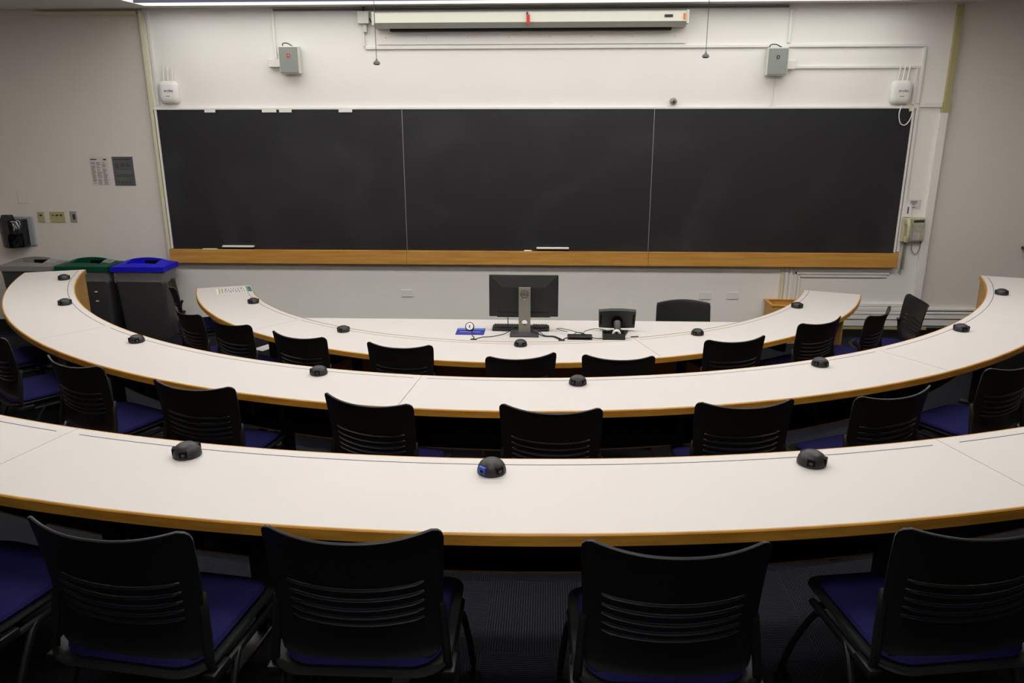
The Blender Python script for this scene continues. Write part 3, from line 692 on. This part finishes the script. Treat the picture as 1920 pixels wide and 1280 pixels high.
obj('line_cord', tube(B(), smoothpts([(0.02, -0.012, -0.16), (0.02, -0.02, -0.22), (0.06, -0.02, -0.265), (0.095, -0.02, -0.22), (0.10, -0.02, -0.12)], 6), 0.004), M_cableg, t)
def rows_of_ink(bm, x0, x1, z0, z1, n, y, seed=1, cols=1, frac=0.45):
    rnd = random.Random(seed); h = (z1-z0)/n
    for c in range(cols):
        ca = x0+(x1-x0)*c/cols; cb = x0+(x1-x0)*(c+0.86)/cols
        for i in range(n):
            if rnd.random() < 0.1: continue
            e_ = ca+(cb-ca)*(0.6+0.4*rnd.random()); z = z1-(i+0.5)*h
            box(bm, ca, e_, y-0.0006, y, z-h*frac/2, z+h*frac/2)
    return bm
n_ = thing('wall_notice', 'small white printed note on the wall above the telephone', 'notice', (4.005, 0, 1.42), 0, 'paper notes by the telephone')
obj('sheet', box(B(), -0.06, 0.06, -0.002, 0, -0.05, 0.05), M_paper, n_); obj('print', rows_of_ink(B(), -0.045, 0.045, -0.035, 0.04, 5, -0.0021, 3), M_ink, n_)
n_ = thing('wall_notice', 'white card standing upright directly above the telephone handset', 'notice', (3.925, 0, 1.36), 0, 'paper notes by the telephone')
obj('sheet', box(B(), -0.04, 0.04, -0.03, 0, -0.065, 0.065, 0.002), M_white, n_); obj('print', box(B(), -0.003, 0.012, -0.0306, -0.03, -0.03, 0.04), M_inkb, n_)
# left wall papers
p = thing('printed_sheet', 'white sheet of small print on the left wall beside the grey poster', 'poster', (-4.575, 0.02, 0.0))
P0 = Matrix.Identity(4)
obj('sheet', box(B(), -0.105, 0.105, -0.003, 0, 1.590, 1.895), M_paper, p)
bm = B(); rows_of_ink(bm, -0.09, 0.09, 1.60, 1.84, 26, -0.0031, 5, 3, 0.42); obj('print', bm, M_seam, p)
bm = B(); box(bm, -0.09, -0.02, -0.0036, -0.003, 1.86, 1.872); obj('heading', bm, M_inkb, p); obj('logo', box(B(), 0.05, 0.085, -0.0036, -0.003, 1.858, 1.872), M_ink, p)
p = thing('poster', 'grey poster with dark lettering on the left wall beside the chalkboard', 'poster', (-4.315, 0.02, 0.0))
obj('sheet', box(B(), -0.113, 0.113, -0.003, 0, 1.590, 1.895), M_poster, p)
bm = B(); box(bm, -0.095, 0.09, -0.0036, -0.003, 1.862, 1.872)
rows_of_ink(bm, -0.09, 0.09, 1.77, 1.83, 3, -0.0031, 11, 3, 0.4); box(bm, -0.09, 0.085, -0.0036, -0.003, 1.762, 1.766); obj('print', bm, M_ink, p); obj('footer_print', rows_of_ink(B(), -0.085, 0.085, 1.605, 1.64, 3, -0.0031, 12, 4, 0.4), M_ink, p); obj('lettering', text_bm('INTEGRITY', 0.038, Matrix.Translation((0.005, -0.0035, 1.695)) @ WALLROT), M_ink, p)
bm = B()
for k in range(6): box(bm, -0.075+0.028*k, -0.062+0.028*k, -0.0034, -0.003, 1.715, 1.752)
obj('columns_picture', bm, mat('poster_blue_grey', (0.12, 0.13, 0.15), 0.7), p)
# plates
def plate(x, z, w, h, m_, lab, cat='wall plate', holes=(), y=0.0, grp='wall plates', hm=None):
    t_ = thing('wall_plate', lab, cat, (x, y, z), 0, grp)
    obj('cover', box(B(), -w/2, w/2, -0.009, 0, -h/2, h/2, 0.0025), m_, t_)
    for k, (a_, b_, ww, hh) in enumerate(holes): obj('opening', box(B(), a_-ww/2, a_+ww/2, -0.011, -0.009, b_-hh/2, b_+hh/2), hm or M_ink, t_)
plate(-1.313, 0.438, 0.125, 0.078, M_wduct, 'blank white wall plate under the chalkboard, left of the monitor')
plate(1.924, 0.438, 0.125, 0.078, M_wduct, 'white wall plate low on the wall just behind the teacher chair')
plate(2.214, 0.442, 0.125, 0.078, M_wduct, 'white wall plate low on the wall, the rightmost one under the tray')
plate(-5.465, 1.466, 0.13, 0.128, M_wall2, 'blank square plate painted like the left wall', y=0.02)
plate(-5.305, 1.252, 0.072, 0.115, M_yellow, 'narrow beige switch plate left of the triple one on the left wall', y=0.02, cat='switch', holes=[(0, 0.02, 0.03, 0.018)])
plate(-5.125, 1.252, 0.165, 0.115, M_yellow, 'wide beige plate with three switches on the left wall', y=0.02, cat='switch', holes=[(-0.045, 0.02, 0.02, 0.012), (0.0, 0.02, 0.028, 0.018), (0.045, 0.02, 0.028, 0.018)])
plate(-4.945, 1.256, 0.072, 0.118, M_metal, 'narrow metal switch plate right of the beige ones on the left wall', y=0.02, cat='switch', holes=[(0.008, 0, 0.028, 0.06)])
# paper towel dispenser
t = thing('towel_dispenser', 'glossy black towel dispenser on a pale backing at the left photo edge', 'dispenser', (-5.60, 0.02, 1.10))
obj('back_plate', box(B(), -0.10, 0.20, -0.03, 0, -0.16, 0.16, 0.01), mat('dispenser_back', (0.33, 0.35, 0.38), 0.4), t)
bm = B(); rings = []
for z, s, dy in ((-0.165, 0.86, 0), (-0.15, 0.93, 0), (-0.02, 0.95, 0), (0.0, 0.97, 0), (0.01, 0.95, 0), (0.12, 0.98, 0), (0.135, 0.92, 0)):
    rings.append([bm.verts.new((0.15*s*math.cos(a_)+0.0, -0.03-0.0-max(0, 0.17*s*math.sin(a_)), z)) for a_ in [PI*k/16 for k in range(17)]])
n = 17
for i in range(len(rings)-1):
    for k in range(n): bm.faces.new((rings[i][k], rings[i][(k+1)%n], rings[i+1][(k+1)%n], rings[i+1][k]))
bm.faces.new(rings[0][::-1]); bm.faces.new(rings[-1])
obj('cover', bm, mat('gloss_black', (0.004, 0.004, 0.006), 0.12, spec=0.6), t, smooth=True)
bm = B(); xprism(bm, [(-0.15, 0.135), (-0.05, 0.135), (-0.07, 0.185), (-0.11, 0.185)], -0.08, 0.02); obj('latch', bm, M_mon, t)
# small dark shelf at right edge
t = thing('wall_shelf', 'corner of a dark wooden ledge at the right photo edge', 'shelf', (0, 0, 0))
obj('board', box(B(), 5.16, 5.8, -0.12, 0.02, 0.965, 0.99, 0.003), M_brown, t); obj('top_sheet', box(B(), 5.17, 5.8, -0.115, 0.02, 0.9905, 0.996), M_brownt, t)

# wooden box at the wall
t = thing('wooden_box', 'small oak box at the wall behind the right end of the innermost desk', 'box', (2.72, -0.16, 0))
bm = B()
for a_ in ((-0.16, 0.16, -0.15, -0.14, 0, 0.40), (-0.16, 0.16, 0.13, 0.14, 0, 0.40), (-0.16, -0.145, -0.14, 0.13, 0, 0.40), (0.145, 0.16, -0.14, 0.13, 0, 0.40)): box(bm, *a_, 0.001)
obj('sides', bm, M_oak2, t); obj('lid', box(B(), -0.15, 0.15, -0.14, 0.13, 0.355, 0.365), M_oak, t)
bm = B()
for a_ in ((-0.17, 0.17, -0.158, -0.13), (-0.17, 0.17, 0.12, 0.15)): box(bm, *a_, 0.40, 0.412, 0.002)
for a_ in ((-0.17, -0.135, -0.13, 0.12), (0.135, 0.17, -0.13, 0.12)): box(bm, *a_, 0.40, 0.412, 0.002)
obj('rim', bm, M_oak, t)

# ------------------------------------------------------------------ recycling bins
def make_bin(x, lidm, lab, film, lidtext):
    t_ = thing('slim_bin', lab, 'bin', (x, -0.30, 0.0), 0, 'slim bins along the left wall')
    bm = B(); rings = []
    for z, w, d in ((0.0, 0.46, 0.235), (0.02, 0.475, 0.245), (0.70, 0.535, 0.295), (0.745, 0.545, 0.305), (0.745, 0.50, 0.26), (0.30, 0.47, 0.235)):
        rings.append([bm.verts.new((a_, b_, z)) for a_, b_ in rrect(w, d, 0.035, 4)])
    n = len(rings[0])
    for i in range(len(rings)-1):
        for k in range(n): bm.faces.new((rings[i][k], rings[i][(k+1)%n], rings[i+1][(k+1)%n], rings[i+1][k]))
    bm.faces.new(rings[0][::-1]); bm.faces.new(rings[-1]); obj('body', bm, M_bin, t_, smooth=True)
    if film:
        bm = B(); n = 96; rr = []
        base = rrect(0.556, 0.316, 0.04, 23)
        for z, amp in ((0.63, 0.006), (0.66, 0.010), (0.685, 0.004), (0.71, 0.007), (0.745, 0.003)):
            rnd = random.Random(int(z*1000)+int(abs(x)*10)); ring = []
            for i, (a_, b_) in enumerate(base):
                q = amp*math.sin(i*0.9+z*60)*rnd.random(); l = math.hypot(a_, b_); sc = 1-(0.745-z)*0.12
                ring.append(bm.verts.new((a_*sc+a_/l*q, b_*sc+b_/l*q, z+(0.012*math.sin(i*0.35+x) if z < 0.65 else 0))))
            rr.append(ring)
        n = len(base)
        for i in range(len(rr)-1):
            for k in range(n): bm.faces.new((rr[i][k], rr[i][(k+1)%n], rr[i+1][(k+1)%n], rr[i+1][k]))
        obj('bag_liner', bm, M_film, t_, smooth='all')
    # lid: rim plate plus two arched rails around a slot
    bm = B()
    def arch(u): return 0.058*max(0, 1-u*u)**0.8
    nn = 16; W_, D_ = 0.57, 0.34
    def strip(y0, y1, f0, f1):
        V = []
        for i in range(nn+1):
            u = -1+2*i/nn; X = u*W_/2; V.append([bm.verts.new(c_) for c_ in ((X, y0, 0.80+f0*arch(u)), (X, y1, 0.80+f1*arch(u)), (X, y1, 0.748), (X, y0, 0.748))])
        for i in range(nn):
            for j in range(4): bm.faces.new((V[i][j], V[i][(j+1)%4], V[i+1][(j+1)%4], V[i+1][j]))
        bm.faces.new(V[0]); bm.faces.new(V[-1][::-1])
    strip(-D_/2, -0.085, 0.0, 0.45); strip(0.085, D_/2, 1.0, 0.0); box(bm, -0.2, 0.2, -0.085, 0.085, 0.752, 0.758)
    for s in (-1, 1):
        xa, xb = (-W_/2, -0.16) if s < 0 else (0.16, W_/2)
        V = []
        for i in range(7):
            X = xa+(xb-xa)*i/6; h = arch(2*X/W_); V.append([bm.verts.new(c_) for c_ in ((X, -0.085, 0.80+0.45*h), (X, 0.085, 0.80+h), (X, 0.085, 0.748), (X, -0.085, 0.748))])
        for i in range(6):
            for j in range(4): bm.faces.new((V[i][j], V[i][(j+1)%4], V[i+1][(j+1)%4], V[i+1][j]))
        bm.faces.new(V[0]); bm.faces.new(V[-1][::-1])
    obj('lid', bm, lidm, t_, smooth=True)
    obj('lid_slot_dark', box(B(), -0.03, 0.175, 0.076, 0.0845, 0.765, 0.826), M_port, t_)  # black block on the rear rail, paints the dark of the opening
    if lidtext:
        bm = B(); rnd = random.Random(int(abs(x)*100))
        for r_ in range(4):
            for c_ in range(5):
                xx = 0.165+0.018*c_+0.002*rnd.random(); yy = 0.07-0.030*r_
                hh = 0.8008+arch(2*xx/W_)*(0.45+0.55*(yy+0.085)/0.17)+0.001
                box(bm, xx, xx+0.012, yy-0.020, yy, hh, hh+0.0012)
        obj('lid_print', bm, M_inkw, t_)
    return t_
make_bin(-4.06, M_lblue, 'slim grey bin with a bright blue slotted lid, nearest the chalkboard', True, False)
g = make_bin(-4.66, M_lgreen, 'slim grey bin with a dark green slotted lid, middle of three', True, True)
bm = B(); rows_of_ink(bm, 0.10, 0.16, 0.38, 0.58, 2, -0.150, 4, 1, 0.12); obj('side_print', bm, M_inkw, g)
make_bin(-5.28, M_lgrey, 'slim bin with a light grey slotted lid at the left photo edge', False, True)

# ------------------------------------------------------------------ things on the teacher desk
TZ = DZ[0]
t = thing('computer_monitor', 'black computer monitor seen from behind on a silver stand', 'monitor', (0.046, -2.44, TZ))
sc = thing  # (keeps name short)
bm = B(); G = []
tilt = Matrix.Translation((-0.01, 0.055, 0.0)) @ Matrix.Rotation(math.radians(-3), 4, 'X')
box(bm, -0.272, 0.272, 0.018, 0.04, 0.125, 0.455, 0.004, mtx=tilt)
obj('screen_housing', bm, M_mon, t)
bm = B()      # bulged rear cover
A = [(-0.262, 0.142), (0.262, 0.142), (0.262, 0.448), (-0.262, 0.448)]; C = [(-0.20, 0.16), (0.20, 0.16), (0.17, 0.36), (-0.17, 0.36)]
va = [bm.verts.new((x, 0.018, z)) for x, z in A]; vc = [bm.verts.new((x, 0.004, z)) for x, z in C]
for k in range(4): bm.faces.new((va[k], va[(k+1)%4], vc[(k+1)%4], vc[k]))
bm.faces.new(vc); bmesh.ops.transform(bm, matrix=tilt, verts=bm.verts); obj('rear_cover', bm, M_mon, t)
obj('port_strip', box(B(), -0.21, 0.21, 0.004, 0.02, 0.121, 0.170, 0.004, mtx=tilt), M_mon, t)
# stand with round cable hole
st = B(); w_, h0, h1 = 0.046, 0.0, 0.375; hz, hr = 0.098, 0.022; N_ = 24
front, back = [], []
for yy in (-0.012, 0.012):
    ring = [st.verts.new((hr*math.cos(2*PI*k/N_), yy, hz+hr*math.sin(2*PI*k/N_))) for k in range(N_)]
    sq = []
    for k in range(N_):
        c_, s2 = math.cos(2*PI*k/N_), math.sin(2*PI*k/N_); mx_ = max(abs(c_), abs(s2)); sq.append(st.verts.new((w_*c_/mx_, yy, hz+w_*s2/mx_)))
    for k in range(N_): st.faces.new((ring[k], ring[(k+1)%N_], sq[(k+1)%N_], sq[k]))
    (front if yy < 0 else back).extend([ring, sq])
for k in range(N_): st.faces.new((front[0][k], front[0][(k+1)%N_], back[0][(k+1)%N_], back[0][k])); 
for k in range(N_): st.faces.new((front[1][k], front[1][(k+1)%N_], back[1][(k+1)%N_], back[1][k]))
box(st, -w_, w_, -0.012, 0.012, 0.012, hz-w_); box(st, -w_, w_, -0.012, 0.012, hz+w_, h1, 0.0)
so_ = obj('stand_column', st, M_stand, t); so_.location = (0, 0.0, 0)
bm = B(); tube(bm, [(0.030*math.cos(2*PI*k/28), -0.0135, 0.325+0.030*math.sin(2*PI*k/28)) for k in range(28)], 0.0018, 6, cyclic=True)
lg = obj('logo_ring', bm, M_ink, t); obj('logo_lettering', text_bm('DELL', 0.027, Matrix.Translation((0, -0.013, 0.325)) @ WALLROT), M_ink, lg)
obj('release_button', lathe(B(), [(0.004, -0.015), (0.004, -0.012)], 10, 0, 0, 0.285, axis='Y'), M_white, t)
bm = B(); prism(bm, rrect(0.225, 0.17, 0.008, 3, 0, 0.0), 0.0, 0.014, bev=0.003); obj('stand_base', bm, M_monb, t)
obj('mount', box(B(), -0.045, 0.045, 0.012, 0.045, 0.24, 0.34, 0.004), M_mon, t)
def cable(pts, lab, cat='cable', r=0.0035, grp='cables on the teacher desk', m_=None, cyc=False):
    return tag(obj('cable', tube(B(), smoothpts(pts, 6), r, 6), m_ or M_cable, smooth=True), lab, cat, grp)
z_ = TZ+0.0045
cable([(-0.085, -2.385, TZ+0.155), (-0.085, -2.40, TZ+0.08), (-0.075, -2.39, TZ+0.03), (-0.045, -2.36, z_+.03)], 'black cable hanging from the monitor left of its stand')
cable([(0.088, -2.385, TZ+0.155), (0.075, -2.40, TZ+0.10), (0.08, -2.41, TZ+0.03), (0.12, -2.45, z_+.022), (0.20, -2.50, z_), (0.27, -2.515, z_), (0.32, -2.585, z_)], 'thick black cable from the monitor to the right desk grommet', r=0.0045)
cable([(0.15, -2.40, z_+.026), (0.20, -2.475, z_), (0.28, -2.50, z_), (0.335, -2.58, z_)], 'second black cable beside the thick one at the right grommet')
cable([(-0.07, -2.43, z_+.02), (-0.12, -2.455, z_), (-0.20, -2.52, z_), (-0.28, -2.545, z_), (-0.32, -2.59, z_)], 'thin black keyboard cable running to the left desk grommet', r=0.003)
cable([(-0.37, -2.40, z_+.003), (-0.36, -2.50, z_+.001), (-0.34, -2.55, z_), (-0.345, -2.59, z_)], 'short black cable from the round puck to the left grommet', r=0.003)
def grommet(x, lab):
    tag(obj('desk_grommet', prism(B(), rrect(0.05, 0.014, 0.006, 3, x, -2.60), TZ-0.0002, TZ+0.006), M_port), lab, 'grommet', 'desk grommets')
grommet(-0.34, 'flat black grommet at the desk edge left of the monitor'); grommet(0.335, 'flat black grommet at the desk edge right of the monitor')
# keyboard
t = thing('keyboard', 'black computer keyboard lying behind the monitor stand', 'keyboard', (0.012, -2.285, TZ))
obj('case', prism(B(), rrect(0.455, 0.135, 0.012, 3), 0.001, 0.02, bev=0.004), M_key, t)
def keys():
    bm = B(); y = -0.052
    for r_ in range(6):
        x = -0.215
        while x < 0.21:
            w__ = 0.016
            if r_ == 1 and -0.1 < x < -0.02: w__ = 0.09
            if not (0.075 < x < 0.088 or 0.138 < x < 0.148): box(bm, x, x+w__, y, y+0.014, 0.02, 0.030, 0.002)
            x += w__+0.0035
        y += 0.0182
    return bm
obj('keys', keys(), M_key, t)
# mouse pad and puck
t = thing('mouse_pad', 'bright blue mouse pad with a pale strip left of the monitor', 'mouse pad', (-0.385, -2.375, TZ+0.0002))
obj('pad', prism(B(), rrect(0.225, 0.19, 0.01, 3), 0, 0.003), M_mpad, t); obj('pale_strip', prism(B(), rrect(0.215, 0.045, 0.004, 2, 0, 0.068), 0.003, 0.0034), M_mpadl, t)
obj('lettering', rows_of_ink(B(), 0, 0, 0, 0, 1, 0) if False else box(B(), -0.085, 0.08, -0.020, -0.015, 0.003, 0.0034), M_inkw, t)
t = thing('round_puck', 'round black device with a white face standing on the blue mouse pad', 'device', (-0.392, -2.365, TZ+0.0036))
mt = Matrix.Translation((0, 0, 0.034)) @ Matrix.Rotation(math.radians(-28), 4, 'X')
bm = lathe(B(), [(0.030, -0.012), (0.036, -0.009), (0.037, 0.004), (0.030, 0.010)], 24, axis='Y'); bmesh.ops.transform(bm, matrix=mt, verts=bm.verts); obj('rim', bm, M_mon, t, smooth=True)
bm = lathe(B(), [(0.029, -0.0135), (0.029, -0.012)], 24, axis='Y'); bmesh.ops.transform(bm, matrix=mt, verts=bm.verts); obj('face', bm, M_white, t)
bm = box(B(), -0.004, 0.004, -0.0145, -0.0134, -0.012, 0.012); bmesh.ops.transform(bm, matrix=mt, verts=bm.verts); obj('needle', bm, M_ink, t)
obj('foot', prism(B(), rrect(0.03, 0.03, 0.006, 3), 0, 0.005), M_mon, t)
# tablet display on pivot stand
t = thing('touch_panel', 'small black touch panel seen from behind on a round pivot stand', 'touch panel', (0.775, -2.35, TZ))
mt = Matrix.Translation((0, 0.03, 0.105)) @ Matrix.Rotation(math.radians(14), 4, 'X')
bm = B(); P_ = []
for i in range(11):
    u = -1+2*i/10; P_.append((0.147*u, 0.070+0.010*(1-u*u)))
for i in range(11):
    u = 1-2*i/10; P_.append((0.142*u, -0.076-0.006*(1-u*u)))
V1 = [bm.verts.new((x, 0.02, z)) for x, z in P_]; V2 = [bm.verts.new((x*0.99, -0.016, z*0.97)) for x, z in P_]; n = len(P_)
for i in range(n): bm.faces.new((V1[i], V1[(i+1)%n], V2[(i+1)%n], V2[i]))
bm.faces.new(V1); bm.faces.new(V2[::-1]); bmesh.ops.transform(bm, matrix=mt, verts=bm.verts); obj('housing', bm, M_mon, t)
for s in (-1, 1):
    bm = box(B(), s*0.128-0.006, s*0.128+0.006, -0.0175, -0.015, -0.045, 0.045); bmesh.ops.transform(bm, matrix=mt, verts=bm.verts); obj('side_vent', bm, M_port, t)
bm = lathe(B(), [(0.045, -0.018), (0.045, -0.014)], 20, 0, 0, -0.02, axis='Y', sy=1.15); bmesh.ops.transform(bm, matrix=mt, verts=bm.verts); obj('recess', bm, M_port, t)
obj('pivot', tube(B(), [(0, 0.005, 0.08), (0, -0.035, 0.045), (0, -0.05, 0.012)], 0.025, 16, taper=[0.03, 0.026, 0.028]), M_monb, t, smooth=True)
obj('foot', prism(B(), [(-0.05, -0.09), (0.06, -0.09), (0.09, 0.02), (0.03, 0.045), (-0.05, 0.03)], 0.0, 0.012, bev=0.002), M_mon, t)
t = thing('tape_tray', 'black open box holding cables and tape in front of the small touch panel', 'box', (0.735, -2.52, TZ))
bm = B(); box(bm, -0.085, 0.085, -0.05, 0.05, 0, 0.004)
for a_ in ((-0.085, 0.085, -0.05, -0.046), (-0.085, 0.085, 0.046, 0.05), (-0.085, -0.081, -0.046, 0.046), (0.081, 0.085, -0.046, 0.046)): box(bm, *a_, 0.004, 0.048)
obj('box_body', bm, M_mon, t)
bm = B(); tube(bm, [(0.755+0.024*math.cos(2*PI*k/20), -2.545+0.0*k, TZ+0.044+0.024*math.sin(2*PI*k/20)) for k in range(20)], 0.010, 8, cyclic=True)
tag(obj('white_cable_coil', bm, M_white, smooth=True), 'white round coil sticking out of the black open box', 'coil')
t = thing('control_hub', 'flat black control box with cables right of the monitor', 'control box', (0.475, -2.535, TZ))
obj('body', box(B(), -0.095, 0.095, -0.04, 0.045, 0.0, 0.024, 0.004), M_mon, t); obj('front_slot', box(B(), -0.08, 0.08, -0.0415, -0.04, 0.005, 0.018), M_port, t)
cable([(0.38, -2.44, z_+.02), (0.30, -2.38, TZ+0.03), (0.33, -2.36, TZ+0.03), (0.40, -2.43, TZ+0.035), (0.48, -2.49, TZ+0.03), (0.52, -2.52, TZ+0.028)], 'loose loop of thin cable over the flat black control box', r=0.0025)
cable([(0.49, -2.52, TZ+0.03), (0.53, -2.47, TZ+0.045), (0.60, -2.43, TZ+0.05), (0.67, -2.46, TZ+0.05), (0.69, -2.50, TZ+0.045)], 'thin cable arching from the control box to the black open box', r=0.0025)
cable([(0.43, -2.53, TZ+0.03), (0.45, -2.51, TZ+0.04), (0.49, -2.50, TZ+0.035), (0.52, -2.53, TZ+0.03)], 'short cable knot lying on the control box', r=0.003)
cable([(0.345, -2.585, z_), (0.36, -2.56, z_+.002), (0.385, -2.555, TZ+0.012)], 'short black cable from the right grommet to the control box')
cable([(0.568, -2.54, TZ+0.012), (0.60, -2.545, z_), (0.65, -2.545, z_)], 'straight black cable between the control box and the open box', r=0.003)
tag(obj('pen', tube(B(), [(0.87, -2.492, TZ+0.0045), (0.93, -2.478, TZ+0.0045)], 0.004, 8), M_ink), 'dark pen lying right of the black open box', 'pen')
tag(obj('paper_strip', prism(B(), [(0.95, -2.478), (1.04, -2.435), (1.035, -2.425), (0.948, -2.465)], TZ+0.0001, TZ+0.002), M_inkw), 'short white strip of paper beside the pen', 'paper')
# printed strip on the left end of the innermost desk
t = thing('printed_sign', 'flat printed sign with a blue end lying on the left end of the innermost desk', 'sign', (-2.835, -0.985, TZ+0.0003), math.radians(25))
obj('sheet', box(B(), -0.165, 0.165, -0.125, 0.125, 0, 0.0012), M_white, t); obj('colour_end', box(B(), 0.125, 0.16, -0.115, 0.125, 0.0013, 0.0018), M_teal, t)
obj('lime_bar', box(B(), 0.110, 0.124, -0.115, 0.125, 0.0013, 0.0018), M_lime, t); obj('lime_bar', box(B(), -0.142, -0.130, -0.12, 0.12, 0.0013, 0.0018), M_lime, t)
bm = B(); rnd = random.Random(9)
for r_ in range(5):
    x = -0.12
    while x < 0.09:
        w__ = 0.008+0.018*rnd.random(); box(bm, x, min(x+w__, 0.10), -0.10+0.045*r_, -0.078+0.045*r_, 0.0013, 0.0017); x += w__+0.010
obj('print', bm, M_seam, t)
# white slip of paper on the floor
tag(obj('paper_slip', box(B(), -0.07, 0.07, -0.10, 0.10, 0.0004, 0.0024, mtx=Matrix.Translation((-2.70, -0.67, 0)) @ Matrix.Rotation(-0.5, 4, 'Z')), M_inkw), 'small white slip of paper on the floor below the left end of the innermost desk', 'paper')
